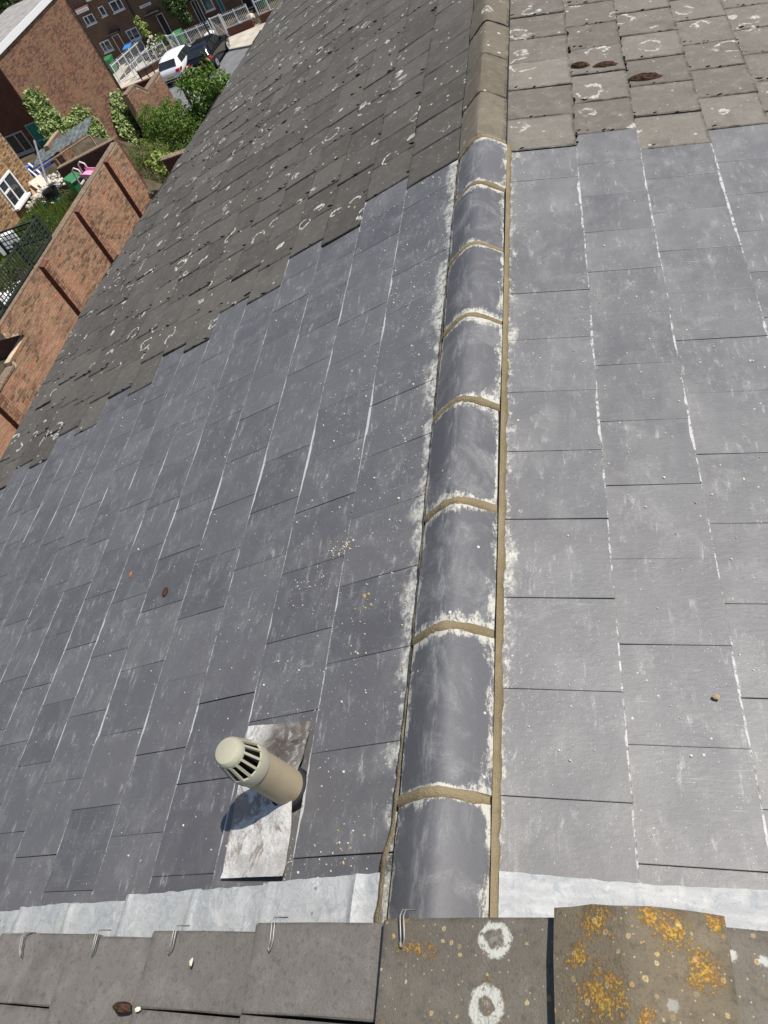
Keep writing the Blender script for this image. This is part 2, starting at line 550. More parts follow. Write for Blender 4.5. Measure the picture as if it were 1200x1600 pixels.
MT = {}
MT['slate'] = slate_material()
MT['ridge'] = None
MT['deck'] = plain('roof_underlay', (.02, .02, .022), .9, .1)
MT['old_north'] = concrete_tile('weathered_tile_grime_and_shade', (.080, .073, .063), (.120, .111, .098), rings=1.0, moss=.6, ring_scale=3.6)  # darker than the south copy: north-side grime plus grazing-view shade in the colour
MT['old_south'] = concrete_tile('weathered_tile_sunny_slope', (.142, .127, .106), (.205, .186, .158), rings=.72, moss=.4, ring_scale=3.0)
MT['old_ridge'] = concrete_tile('weathered_ridge_tile', (.135, .114, .084), (.19, .162, .122), rings=1.0, moss=.3, ring_scale=5.0)
MT['front_tile'] = concrete_tile('near_concrete_tile', (.150, .136, .118), (.20, .183, .162), rings=0, orange=.0, moss=.35, grain=1.7)
MT['front_lichen'] = concrete_tile('near_concrete_tile_lichened', (.155, .137, .110), (.17, .15, .124), rings=0, orange=.9, moss=.3, grain=1.7,
                                   marks=((-0.414, .266, CZ - 1.580, .036, .021), (-0.428, .158, CZ - 1.585, .038, .019), (-0.343, .284, CZ - 1.556, .013, .004), (-0.637, .20, CZ - 1.655, .012, .004)))
MT['front_ridge'] = concrete_tile('near_ridge_tile_orange_lichen', (.145, .118, .078), (.175, .145, .102), rings=0, orange=1.8, grain=1.6, centres=((-.215, .285, .075), (-.206, .180, .11), (-.245, .235, .05), (-.090, .278, .08), (-.05, .225, .08), (-.125, .298, .05), (-.02, .30, .045), (-.19, .10, .08), (-.10, .12, .03), (-.14, .15, .04)), moss=.3)
MT['lead'] = lead_material('lead_sheet', False)
MT['lead_old'] = lead_material('lead_sheet_stained', True)


def mortar_material():
    n = NT('tan_mortar')
    p = n.pos()
    a = n.noise(p, 40, 6, .7)
    b = n.noise(p, 7, 4)
    f = n.noise(p, 200, 3)
    c = n.mix(n.step(b, .35, .65), (.185, .145, .082), (.245, .195, .118))
    c = n.mix(n.math('MULTIPLY', n.step(f, .5, .75), .5), c, (.33, .28, .19))
    c = n.mix(n.math('MULTIPLY', n.step(a, .58, .72), .5), c, (.12, .095, .06))
    n.bump(n.math('ADD', a, f), .8, .006)
    return n.out(c, .95, .15)


MT['mortar'] = mortar_material()


def ridge_material():
    n = NT('grey_ridge_tile')
    p = n.pos()
    x, y, z = n.sep(p)
    uv = n.sep(n.n('ShaderNodeUVMap').outputs[0])         # u across, v along 0..1
    rnd = n.objrand()
    base = n.mix(rnd, (.078, .077, .084), (.108, .107, .113))
    dust = n.step(n.noise(p, 300, 2, .6), .42, .62)
    base = n.mix(n.math('MULTIPLY', n.step(n.noise(p, 200, 3, .6), .5, .75), .4), base, (.06, .06, .067))
    base = n.mix(n.math('MULTIPLY', n.step(n.noise(p, 5, 7, .72, .6), .46, .72), n.math('ADD', .25, n.math('MULTIPLY', dust, .4))), base, (.32, .32, .305))
    st = n.noise(n.scalevec(p, (14, 3, 14)), 2.2, 7, .7, .4)
    base = n.mix(n.math('MULTIPLY', n.step(st, .55, .8), .5), base, (.27, .27, .255))
    st2 = n.noise(n.scalevec(p, (20, 3, 20)), 2.6, 6, .7, .3)
    base = n.mix(n.math('MULTIPLY', n.step(st2, .60, .74), .35), base, (.035, .035, .04))
    e = n.math('MINIMUM', uv[1], n.math('SUBTRACT', 1.0, uv[1]))
    eu = n.math('MINIMUM', uv[0], n.math('SUBTRACT', 1.0, uv[0]))
    lim = n.math('ADD', n.math('MULTIPLY', n.noise(n.scalevec(p, (14, 5, 14)), 2.2, 9, .8, .3), .72), n.math('MULTIPLY', n.noise(p, 95, 4, .75), .28))
    sp = n.math('ADD', .05, n.math('MULTIPLY', n.step(n.noise(p, 4, 3), .35, .62), .20))
    m1 = n.math('MAXIMUM', n.step(e, sp, .0), n.math('MULTIPLY', n.step(eu, n.math('MULTIPLY', sp, .7), .0), .9))
    thr = n.math('SUBTRACT', .74, n.math('MULTIPLY', m1, .33))
    lm = n.math('MULTIPLY', n.step(lim, thr, n.math('ADD', thr, .10)), n.step(m1, 0, .15))
    base = n.mix(n.math('MULTIPLY', lm, .75), base, (.56, .54, .46))
    v = n.vor(p, 30)
    cc = n.sep(v.outputs['Color'])
    dot = n.math('MULTIPLY', n.step(v.outputs['Distance'], .17, .09), n.step(cc[0], .9, .92))
    base = n.mix(n.math('MULTIPLY', dot, .8), base, (.62, .6, .56))
    f = n.noise(n.scalevec(p, (1, 2, 1)), 70, 4, .6)
    n.bump(f, .25, .004)
    apex = n.math('MULTIPLY', n.step(n.math('ABSOLUTE', n.math('ADD', x, .672)), .045, .0), n.step(n.noise(n.scalevec(p, (22, 5, 22)), 2.0, 9, .78), .46, .68))
    base = n.mix(n.math('MULTIPLY', apex, .5), base, (.36, .36, .34))
    return n.out(base, n.math('ADD', .50, n.math('MULTIPLY', st, .2)), .55)


MT['ridge'] = ridge_material()
MT['pipe'] = plain('sun_faded_olive_plastic', (.33, .275, .185), .5, .4, var=.1, scale=6)
MT['cowl'] = plain('pale_olive_plastic', (.37, .355, .265), .42, .45, var=.06, scale=9)
MT['dark'] = plain('dark_void', (.012, .012, .012), .9, .1)
MT['rubber'] = plain('black_rubber_collar', (.016, .016, .018), .7, .3)
MT['wire'] = plain('galvanised_wire', (.36, .35, .32), .5, .5, .7, var=.1)
MT['moss'] = plain('dry_brown_moss', (.055, .032, .020), .95, .1, var=.5, scale=60, bump=.8)
MT['moss_dark'] = plain('black_moss', (.020, .018, .014), .95, .1, var=.5, scale=60, bump=.8)
MT['crumb'] = plain('cement_crumbs', (.52, .49, .41), .95, .1, var=.3, scale=30)
MT['crumb_tan'] = plain('tan_cement_crumbs', (.36, .28, .15), .95, .1, var=.3, scale=30)
MT['leafdry'] = plain('dry_leaf', (.30, .10, .03), .8, .2, var=.4, scale=50)
MT['shell'] = plain('pale_chip', (.62, .55, .42), .8, .2)

BR_WALL = [(0, (.14, .09, .06)), (.15, (.22, .13, .08)), (.35, (.34, .175, .11)), (.6, (.32, .19, .12)), (.85, (.41, .25, .15)), (1, (.44, .16, .09))]
BR_B = [(0, (.11, .06, .045)), (.25, (.16, .085, .06)), (.5, (.22, .115, .075)), (.8, (.29, .17, .10)), (.95, (.30, .14, .08)), (1, (.40, .14, .07))]
BR_A = [(0, (.13, .075, .04)), (.3, (.32, .19, .10)), (.7, (.42, .27, .14)), (1, (.48, .30, .16))]
MT['brick_wall'] = brick_material('garden_wall_brick', BR_WALL, patch=(.47, .25, .155), patch_amt=.65)
MT['brick_gable'] = brick_material('brown_red_brick', BR_B, patch=(.27, .175, .10), patch_amt=.4)
MT['brick_buff'] = brick_material('buff_brick', BR_A)
MT['mortar_pale'] = plain('pale_joint_mortar', (.50, .41, .28), .95, .1)
MT['mortar_brown'] = plain('brown_joint_mortar', (.34, .25, .17), .95, .1)
MT['brick_face'] = brick_texture('brown_brick_terrace', (.20, .115, .07), (.15, .085, .055), (.20, .15, .11))
MT['brick_dark'] = brick_texture('dark_red_and_shaded_brick', (.17, .065, .045), (.12, .05, .035), (.12, .085, .065))  # dark brick, also put on shaded faces of paler brickwork to deepen their shade
MT['coping'] = plain('weathered_coping', (.20, .145, .10), .9, .2, var=.3)
MT['white'] = plain('white_upvc', (.78, .78, .77), .4, .5, var=.03)
MT['white_paint'] = plain('white_painted_metal', (.74, .75, .75), .45, .5, var=.06)
MT['glass'] = plain('dark_window_glass', (.025, .03, .033), .06, .8, var=.2, scale=2)
MT['glass_teal'] = plain('teal_tinted_glass', (.05, .10, .10), .08, .8, var=.2, scale=2)
MT['grey_frame'] = plain('grey_window_frame', (.42, .41, .41), .5, .4)
MT['teal'] = plain('teal_paint', (.01, .21, .19), .5, .4, var=.15)
MT['felt'] = plain('grey_roof_felt', (.30, .285, .265), .95, .1, var=.18, scale=3)
MT['roof_red'] = plain('red_brown_roof_tiles', (.20, .095, .075), .9, .2, var=.2, scale=3)
MT['asphalt'] = plain('asphalt', (.17, .17, .175), .92, .2, var=.14, scale=1.5, bump=.3)
MT['paving'] = plain('paving_concrete', (.46, .415, .345), .9, .2, var=.16, scale=1.2)
MT['kerb'] = plain('kerb_stone', (.34, .32, .29), .9, .2)
MT['soil'] = plain('bare_soil', (.075, .060, .040), .95, .1, var=.4, scale=1.5)
MT['grass'] = leaf_material('garden_grass', (.055, .10, .018), (.17, .23, .045), .3)
MT['ivy'] = leaf_material('ivy_leaves', (.07, .13, .025), (.50, .58, .22), .3)
MT['feather'] = leaf_material('feathery_foliage', (.07, .13, .022), (.27, .40, .085), .35, .6)
MT['feather2'] = leaf_material('olive_foliage', (.09, .12, .025), (.26, .30, .08), .35, .6)
MT['laurel'] = leaf_material('glossy_green_leaves', (.045, .10, .016), (.25, .38, .075), .35, .35)
MT['palebush'] = leaf_material('lime_green_leaves', (.20, .28, .045), (.55, .62, .22), .35)
MT['treedark'] = leaf_material('dark_tree_leaves', (.02, .045, .012), (.10, .16, .04), .25)
MT['bark'] = plain('bark', (.10, .075, .05), .95, .1)
MT['petal'] = plain('cream_petals', (.78, .72, .56), .7, .3)
MT['greenbin'] = plain('green_plastic', (.045, .20, .075), .4, .45, var=.08)
MT['bluebin'] = plain('blue_plastic', (.05, .24, .60), .4, .45, var=.1)
MT['tarp'] = plain('blue_tarpaulin', (.03, .13, .62), .5, .4, var=.3)
MT['pink'] = plain('pink_plastic', (.83, .33, .50), .4, .45, var=.05)
MT['palepink'] = plain('pale_pink_plastic', (.80, .62, .62), .4, .45, var=.05)
MT['blackplastic'] = plain('black_plastic', (.012, .013, .016), .45, .4)
MT['board'] = plain('pale_board', (.62, .55, .46), .8, .2, var=.2)
MT['timber'] = plain('timber', (.44, .30, .19), .8, .2, var=.25)
MT['rubble'] = plain('plaster_rubble', (.52, .47, .40), .95, .1, var=.4, scale=9)
MT['metal'] = plain('grey_metal', (.25, .26, .27), .5, .5, .4)
MT['sheet'] = plain('clear_corrugated_sheet', (.12, .135, .13), .3, .6, var=.4, scale=6)
MT['trellis'] = plain('dark_green_trellis', (.028, .036, .027), .7, .3, var=.3)
MT['carwhite'] = plain('white_car_paint', (.80, .80, .80), .22, .6, var=.01)
MT['carblack'] = plain('black_car_paint', (.010, .011, .014), .15, .7, var=.05)
MT['tyre'] = plain('tyre_rubber', (.018, .018, .018), .85, .2)
MT['alloy'] = plain('alloy_wheel', (.50, .50, .51), .35, .5, .7)
MT['taillight'] = plain('red_lamp_lens', (.50, .02, .03), .2, .6)
MT['plate'] = plain('yellow_plate', (.62, .50, .06), .4, .4, var=.03)
MT['rail_dark'] = plain('dark_railing', (.03, .032, .032), .6, .4)

# ------------------------------------------------------------------ the two slopes of the long roof
P0 = Vector((-.665, 0, CZ - 1.919))
bL, bR = math.radians(18.5), math.radians(17)


class Slope:
    def __init__(s, side, beta, p0):
        s.side = side; s.p0 = Vector(p0)
        s.u = Vector((side * math.cos(beta), 0, -math.sin(beta)))
        s.n = Vector((side * math.sin(beta), 0, math.cos(beta)))
        s.v = Vector((0, side, 0))                     # right-handed with u, n

    def at(s, d, y, off=0.0):
        return s.p0 + s.u * d + s.n * off + Vector((0, y, 0))


LS, RS = Slope(-1, bL, P0), Slope(1, bR, P0)


def tile_mesh(name, g, w, th, thick, lap, mat, rough=0.0, seed=0, bev=.003, nv=3):
    """one slate or tile: u down the slope (0 = exposed head, g = tail), v across, tail raised by th through its tilt"""
    rr = random.Random(seed)
    us = [-lap, 0.0, g * .5, g - bev, g]
    vs = [0.0, bev] + [w * i / nv for i in range(1, nv)] + [w - bev, w]
    V, F, UV = [], [], []
    for i, u in enumerate(us):
        for j, v in enumerate(vs):
            drop = 0.0
            if i == len(us) - 1: drop -= bev * .8
            if j in (0, len(vs) - 1): drop -= bev * .8
            jit = rr.uniform(-rough, rough)
            uu = u + (rr.uniform(-rough, rough) * 1.6 if i >= len(us) - 2 else 0)
            V.append((uu, v + (rr.uniform(-rough, rough) if 0 < i and j in (0, len(vs) - 1) else 0), drop + jit * .5))
    nu, nvv = len(us), len(vs)
    for i in range(nu - 1):
        for j in range(nvv - 1):
            F.append((i * nvv + j, (i + 1) * nvv + j, (i + 1) * nvv + j + 1, i * nvv + j + 1))
    # skirt
    ring = [j for j in range(nvv)] + [i * nvv + nvv - 1 for i in range(1, nu)] + [(nu - 1) * nvv + j for j in range(nvv - 2, -1, -1)] + [i * nvv for i in range(nu - 2, 0, -1)]
    b = len(V)
    for k in ring:
        V.append((V[k][0], V[k][1], -thick))
    m = len(ring)
    for k in range(m):
        F.append((ring[k], ring[(k + 1) % m], b + (k + 1) % m, b + k))
    me = bpy.data.meshes.new(name)
    me.from_pydata(V, [], F)
    uvl = me.uv_layers.new(name='UVMap')
    for lp in me.loops:
        co = me.vertices[lp.vertex_index].co
        uvl.data[lp.index].uv = (co.x / g, co.y / w)
    me.materials.append(mat)
    me.update()
    return me


TCACHE = {}


def get_tile(name, g, w, th, thick, lap, mat, rough=0.0, var=0, bev=.003):
    k = (name, round(g, 3), round(w, 3), mat.name, var)
    if k not in TCACHE:
        TCACHE[k] = tile_mesh(name, g, w, th, thick, lap, mat, rough, seed=var * 17 + 3, bev=bev)
    return TCACHE[k]


def tile_matrix(sl, head, y, g, th, e, jit=1.0):
    phi = math.asin(th / g) + jit * random.gauss(0, .0020)
    u = (sl.u * math.cos(phi) + sl.n * math.sin(phi)).normalized()
    n = (sl.n * math.cos(phi) - sl.u * math.sin(phi)).normalized()
    yaw = jit * random.gauss(0, .0022)
    roll = jit * random.gauss(0, .0024)
    R = Matrix((u, sl.v, n)).transposed() @ Matrix.Rotation(yaw, 3, 'Z') @ Matrix.Rotation(roll, 3, 'X')
    p = sl.at(head + jit * random.gauss(0, .0012), y + jit * random.gauss(0, .0012), e + jit * random.gauss(0, .0006))
    return R, p


def place_tile(name, me, R, p, parent):
    o = bpy.data.objects.new(name, me)
    COL.objects.link(o)
    o.parent = parent
    o.rotation_euler = R.to_euler()
    o.location = p - wl(parent)
    return o


def bake_tiles(name, items, parent, mat, clamp=None):
    """tiles past the first 300 of a house: one joined mesh"""
    V, F, UV = [], [], []
    for me, R, p in items:
        b = len(V)
        ud = me.uv_layers[0].data
        UV += [tuple(ud[i].uv) for pl in me.polygons for i in pl.loop_indices]
        for v in me.vertices:
            q = R @ v.co + p
            V.append(tuple(q))
        F += [tuple(i + b for i in pl.vertices) for pl in me.polygons]
    mb = MB()
    mb.v, mb.f = V, F
    if clamp: mb.v = [clamp(v) for v in V]
    o = mb.build(name, mat, parent, kind='stuff')
    ul = o.data.uv_layers.new(name='UVMap')
    for i, q in enumerate(UV): ul.data[i].uv = q
    return o


# --- houses of the terrace (each its own thing)
GR = 'terraced houses under one long roof'
YB = 4.0
house_new = thing('terraced_house', (P0.x, 2.1, 4.1), 'terraced house reroofed in new grey slates, with the plastic vent pipe', 'house', GR)
house_far = thing('terraced_house', (P0.x, 8.8, 4.1), 'terraced house beyond, still under old lichen ringed concrete tiles', 'house', GR)
house_near = thing('terraced_house', (-.2, -3.0, 4.1), 'terraced house in the foreground, concrete tiles and orange lichen ridge tile', 'house', GR)


def deck(sl, d0, d1, y0, y1, off, thick=.04, far=None):
    mb = MB()
    a = [sl.at(d0, y0, off), sl.at(d1, y0, off), sl.at(far or d1, y1, off), sl.at(d0, y1, off)]
    b = [p - sl.n * thick for p in a]
    mb.add(a + b, [(0, 1, 2, 3), (7, 6, 5, 4), (0, 4, 5, 1), (1, 5, 6, 2), (2, 6, 7, 3), (3, 7, 4, 0)])
    return mb


EAVE = 5.26


def eave(y):
    if y < 6.5: return EAVE
    return EAVE - (y - 6.5) * (1.28 / 6.0) if y < 14 else 3.66


slopeL = deck(LS, .0, EAVE - .03, .12, YB + .05, -.05).build('roof_slope', MT['deck'], house_new)
slopeR = deck(RS, .0, 3.4, .12, YB + .05, -.055).build('roof_slope', MT['deck'], house_new)
slopeLF = deck(LS, .0, eave(YB) - .03, YB + .06, 13.6, -.05, far=eave(13.6) - .03).build('roof_slope', MT['deck'], house_far)
slopeRF = deck(RS, .0, 3.4, YB + .06, 13.6, -.055).build('roof_slope', MT['deck'], house_far)

TAIL_L = [.142, .470, .805, 1.126, 1.448, 1.785, 2.106, 2.415, 2.715, 3.045, 3.378, 3.714, 4.043, 4.361, 4.72, 5.03, 5.30]
PH_L = [.217, .077, .204, .055, .185, .028, .145, .290, .100, .240, .040, .173, .275, .150, .0, .15]
BD_L = [4.03, 4.23, 4.04, 4.20, 3.98, 4.13, 3.92, 4.08, 3.86, 4.02, 3.81, 3.97, 3.77, 3.93, 3.78, 3.92]
TAIL_R = [.13, .500, .812, 1.160, 1.475, 1.80, 2.12, 2.44]
PH_R = [.063, .228, .085, .235, .07, .22, .08]
BD_R = [3.95, 4.13, 3.97, 4.16, 4.0, 4.15, 4.0]
SW = .300
GAP = .0019


def lay_slates(sl, parent, tails, phases, bounds, th, e, thick, ymin):
    for k in range(len(phases)):
        h, t = tails[k], tails[k + 1]
        g = t - h
        j0 = phases[k] - SW * 3
        edges = [j0 + SW * i for i in range(40)]
        edges = [y for y in edges if ymin - .02 < y < bounds[k] - .06] + [bounds[k]]
        for a, b in zip(edges[:-1], edges[1:]):
            w = b - a - GAP
            me = get_tile('slate', g, w, th, thick, .07, MT['slate'], rough=.0006, var=random.randrange(3), bev=.0013)
            R, p = tile_matrix(sl, h, (b - GAP / 2) if sl.side < 0 else (a + GAP / 2), g, th, e, random.choice((.3, .45, .6, .9)))
            place_tile('slate', me, R, p, parent)


lay_slates(LS, slopeL, TAIL_L, PH_L, BD_L, .0275, -.0075, .0235, .20)
lay_slates(RS, slopeR, TAIL_R, PH_R, BD_R, .034, -.014, .030, .20)

OW = .345
n_parts = 0
bakeL, bakeR = [], []


def old_rows(sl, tails, bounds, ymax, th, e, thick, mat):
    out = []
    for k in range(len(bounds)):
        h, t = tails[k], tails[k + 1]
        g = t - h
        y = bounds[k] + .006
        i = 0
        while y < ymax:
            me = get_tile('concrete_tile', g, OW - .0065, th, thick, .06, mat, rough=.0022, var=random.randrange(4), bev=.005)
            R, p = tile_matrix(sl, h, (y + OW) if sl.side < 0 else y, g, th, e, 2.4)
            out.append((h, t, y, me, R, p))
            y += OW
    return out


def clip_eave(v):
    q = Vector(v) - P0
    d = q.dot(LS.u)
    lim = eave(v[1])
    if d > lim:
        q = Vector(v) - LS.u * (d - lim)
        return tuple(q)
    return v


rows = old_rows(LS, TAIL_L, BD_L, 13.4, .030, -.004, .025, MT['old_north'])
rows = [r for r in rows if r[0] < eave(r[2] + .17) - .04]
rows.sort(key=lambda r: (r[2] - .35) ** 2 + r[0] ** 2 * .6)
cnt = 0
for (h, t, y, me, R, p) in rows:
    if t > eave(y + .35) or cnt >= 236:
        bakeL.append((me, R, p))
    else:
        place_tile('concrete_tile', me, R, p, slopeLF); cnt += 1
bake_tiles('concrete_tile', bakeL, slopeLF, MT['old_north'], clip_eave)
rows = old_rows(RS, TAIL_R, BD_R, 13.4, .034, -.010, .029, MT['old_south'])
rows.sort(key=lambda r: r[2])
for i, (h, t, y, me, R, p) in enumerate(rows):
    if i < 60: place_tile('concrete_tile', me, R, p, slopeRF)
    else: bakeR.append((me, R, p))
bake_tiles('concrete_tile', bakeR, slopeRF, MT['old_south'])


# --- ridge tiles
def ridge_profile(kind):
    if kind == 'new':
        pts = [(-.772, -1.938), (-.745, -1.9155), (-.720, -1.8955), (-.702, -1.8825), (-.686, -1.8725), (-.668, -1.8645), (-.650, -1.8600), (-.634, -1.8600), (-.615, -1.8665), (-.590, -1.8805), (-.555, -1.9075), (-.521, -1.938)]
    else:
        pts = [(-.776, -1.936), (-.735, -1.905), (-.695, -1.876), (-.672, -1.860), (-.654, -1.852), (-.636, -1.854), (-.600, -1.876), (-.560, -1.903), (-.521, -1.932)]
    return [Vector((x, 0, CZ + z)) for x, z in pts]


def ridge_tile_mesh(prof, y0, y1, thick, seed, rough=.0008, nseg=6):
    rr = random.Random(seed)
    n = len(prof)
    V, F, UV = [], [], []
    nrm = []
    for i in range(n):
        a, b = prof[max(i - 1, 0)], prof[min(i + 1, n - 1)]
        t = (b - a).normalized()
        nrm.append(Vector((-t.z, 0, t.x)))
    dz = rr.uniform(-.003, .003); dx = rr.uniform(-.004, .004); tz = rr.uniform(-.003, .003); ty = rr.uniform(-.004, .004)
    for k in range(nseg + 1):
        y = y0 + (y1 - y0) * k / nseg
        if k == 0: y += .0
        for i in range(n):
            rd = -.003 if k in (0, nseg) else 0
            q = prof[i] + nrm[i] * (rd + rr.uniform(-rough, rough))
            V.append((q.x + dx + ty * (k / nseg - .5), y + ((rr.uniform(-rough, rough) * 2 + .004 * mnoise.noise(Vector((i * .6, seed, k)))) if k in (0, nseg) else 0), q.z + dz + tz * (k / nseg - .5))); UV.append((i / (n - 1), k / nseg))
    m = n * (nseg + 1)
    for k in (0, nseg):
        for i in range(n):
            q = prof[i] - nrm[i] * thick
            V.append((q.x + dx, y0 if k == 0 else y1, q.z + dz)); UV.append((i / (n - 1), k / nseg))
    for k in range(nseg):
        for i in range(n - 1):
            F.append((k * n + i, k * n + i + 1, (k + 1) * n + i + 1, (k + 1) * n + i))
    lo, hi = m, m + n
    for i in range(n - 1):
        F.append((i + 1, i, lo + i, lo + i + 1))
        F.append((nseg * n + i, nseg * n + i + 1, hi + i + 1, hi + i))
        F.append((lo + i + 1, lo + i, hi + i, hi + i + 1))
    for i in (0, n - 1):
        col = [k * n + i for k in range(nseg + 1)]
        f = tuple(col) + (hi + i, lo + i)
        F.append(f if i == 0 else f[::-1])
    return V, F, UV


def ridge_tile(prof, y0, y1, mat, parent, seed, thick=.016, rough=.0008, name='ridge_tile'):
    V, F, UV = ridge_tile_mesh(prof, y0, y1, thick, seed, rough)
    mb = MB(); mb.v, mb.f = V, F
    o = mb.build(name, mat, parent)
    uvl = o.data.uv_layers.new(name='UVMap')
    for lp in o.data.loops:
        uvl.data[lp.index].uv = UV[lp.vertex_index]
    smooth_angle(o, 30)
    return o


RJ = [.15, .637, 1.113, 1.578, 2.052, 2.528, 3.025, 3.532, 3.985]
newp = ridge_profile('new')
for i in range(len(RJ) - 1):
    ridge_tile(newp, RJ[i] + .011, RJ[i + 1] - .011, MT['ridge'], house_new, i + 1)
oldp = ridge_profile('old')
y = 4.0
i = 0
while y < 13.3:
    ridge_tile(oldp, y, y + .475, MT['old_ridge'], house_far, 100 + i, rough=.0016)
    y += .486; i += 1
# closing core beneath the ridge tiles, and mortar
core = MB()
cp = [p - Vector((0, 0, .02)) for p in newp]
core.add([(p.x, .15, p.z) for p in cp] + [(p.x, 13.5, p.z) for p in cp], [(k, k + 1, len(cp) + k + 1, len(cp) + k) for k in range(len(cp) - 1)])
core.build('ridge_batten', MT['deck'], house_new)


def mortar_joint(yc, seed):
    rr = random.Random(seed)
    prof = newp
    n = len(prof)
    # resample for rough edges
    pts = []
    for i in range(n - 1):
        for t in (0, .5):
            pts.append(prof[i].lerp(prof[i + 1], t))
    pts.append(prof[-1])
    mb = MB()
    rows = []
    for p in pts:
        lift = Vector((0, 0, .0035 + rr.uniform(-.001, .0015)))
        hw = .0105 + rr.uniform(-.003, .003) + .005 * mnoise.noise(Vector((p.x * 22, seed, 1)))
        rows.append([(p.x, yc - hw - .006, p.z - .006), (p.x, yc - hw, p.z + lift.z * .6), (p.x, yc + rr.uniform(-.003, .003), p.z + lift.z), (p.x, yc + hw, p.z + lift.z * .6), (p.x, yc + hw + .006, p.z - .006)])
    vs = [q for r in rows for q in r]
    fs = [(i * 5 + j, (i + 1) * 5 + j, (i + 1) * 5 + j + 1, i * 5 + j + 1) for i in range(len(rows) - 1) for j in range(4)]
    mb.add(vs, fs)
    o = mb.build('mortar_joint', MT['mortar'], house_new, smooth=True)


for i, yj in enumerate(RJ[1:]):
    mortar_joint(yj, 50 + i)


def bed(sl, x_in, width, y0, y1, off, seed, name='mortar_bed'):
    """strip of mortar along the flank of the ridge"""
    rr = random.Random(seed)
    mb = MB()
    N = int((y1 - y0) / .022)
    rows = []
    for k in range(N + 1):
        y = y0 + (y1 - y0) * k / N
        w = width(y) * (1 + .30 * mnoise.noise(Vector((y * 9, seed, 0))) + .22 * mnoise.noise(Vector((y * 31, seed, 4))) + rr.uniform(-.10, .10))
        a = x_in
        xs = [a, a + (w * .35) * sl.side, a + (w * .75) * sl.side, a + w * sl.side]
        hs = [.012, .011 + rr.uniform(-.0035, .0035), .007 + rr.uniform(-.003, .003), -.012]
        r = []
        for x, h in zip(xs, hs):
            d = (x - P0.x) / sl.u.x
            q = sl.at(d, y, off + h + .020 * max(0, min(1, (.56 - y) / .08)))
            r.append(tuple(q))
        rows.append(r)
    vs = [q for r in rows for q in r]
    fs = [(i * 4 + j, (i + 1) * 4 + j, (i + 1) * 4 + j + 1, i * 4 + j + 1) for i in range(N) for j in range(3)]
    if sl.side > 0: fs = [f[::-1] for f in fs]
    mb.add(vs, fs)
    o = mb.build(name, MT['mortar'], house_new, smooth=True)
    return o


bed(RS, -.5235, lambda y: .0225, .25, 3.99, .006, 1)
bed(LS, -.769, lambda y: .010 + .020 * max(0, min(1, (.95 - y) / .6)), .25, 3.99, .004, 2)


# --- lead flashing laid over the slates beside the near roof
def lead_piece(sl, d0, d1, yt0, yt1, yb0, yb1, off0, off1, seed, mat, parent, name='lead_flashing', amp=.003, nu=30, nv=8, fold=None):
    mb = MB()
    V = []
    for i in range(nu + 1):
        a = i / nu
        for j in range(nv + 1):
            b = j / nv
            d = d0 + (d1 - d0) * a
            y = (yb0 + (yb1 - yb0) * a) * (1 - b) + (yt0 + (yt1 - yt0) * a) * b
            w = mnoise.noise(Vector((d * 9 + seed, y * 11, seed * .7))) * amp + mnoise.noise(Vector((d * 31 + seed, y * 35, seed))) * amp * .4
            o = off0 + (off1 - off0) * a + w
            if j == nv: o -= .0015; y += mnoise.noise(Vector((d * 25, seed, 0))) * .004
            wd = abs(d - (d1 - .022))
            if wd < .016: o += .006 * (1 - wd / .016)
            if fold and abs(d - fold) < .02: o += .012 * (1 - abs(d - fold) / .02)
            if i == nu: d += mnoise.noise(Vector((y * 25, seed, 3))) * .005
            V.append(sl.at(d, y, o))
    n2 = nv + 1
    F = [(i * n2 + j, (i + 1) * n2 + j, (i + 1) * n2 + j + 1, i * n2 + j + 1) for i in range(nu) for j in range(nv)]
    m = len(V)
    V2 = [p - sl.n * .006 for p in V]
    ring = [j for j in range(n2)] + [i * n2 + nv for i in range(1, nu + 1)] + [nu * n2 + j for j in range(nv - 1, -1, -1)] + [i * n2 for i in range(nu - 1, 0, -1)]
    F2 = [(ring[k], m + ring[k], m + ring[(k + 1) % len(ring)], ring[(k + 1) % len(ring)]) for k in range(len(ring))]
    F3 = [tuple(m + i for i in f[::-1]) for f in F]
    if sl.side < 0: F = [f[::-1] for f in F]; F2 = [f[::-1] for f in F2]; F3 = [f[::-1] for f in F3]
    mb.add(V + V2, F + F2 + F3)
    return smooth_angle(mb.build(name, mat, parent), 40)


LD = [.118, .530, .862, 1.203, 1.522, 1.863, 2.20, 2.54]
for i in range(7):
    yt = .452 - .0055 * i + (.004, .002, .008, -.002, .006, 0, 0)[i]
    o0, o1 = (.027, .047)
    lead_piece(LS, LD[i] - (.02 if i else -.018), LD[i + 1] + (.012, .0, -.01, .006, .0, .01, 0)[i], yt + .004, yt - .004, .13, .13, o0, o1, 3.1 * i + 1, MT['lead'], house_new, fold=(.205 if i == 0 else None), amp=.006)
lead_piece(RS, .168, .517, .471, .472, .13, .13, .030, .037, 40.2, MT['lead'], house_new)
lead_piece(RS, .500, .835, .474, .488, .13, .13, .026, .034, 47.2, MT['lead'], house_new)
lead_piece(RS, .820, 1.17, .478, .486, .13, .13, .026, .034, 52.2, MT['lead'], house_new)

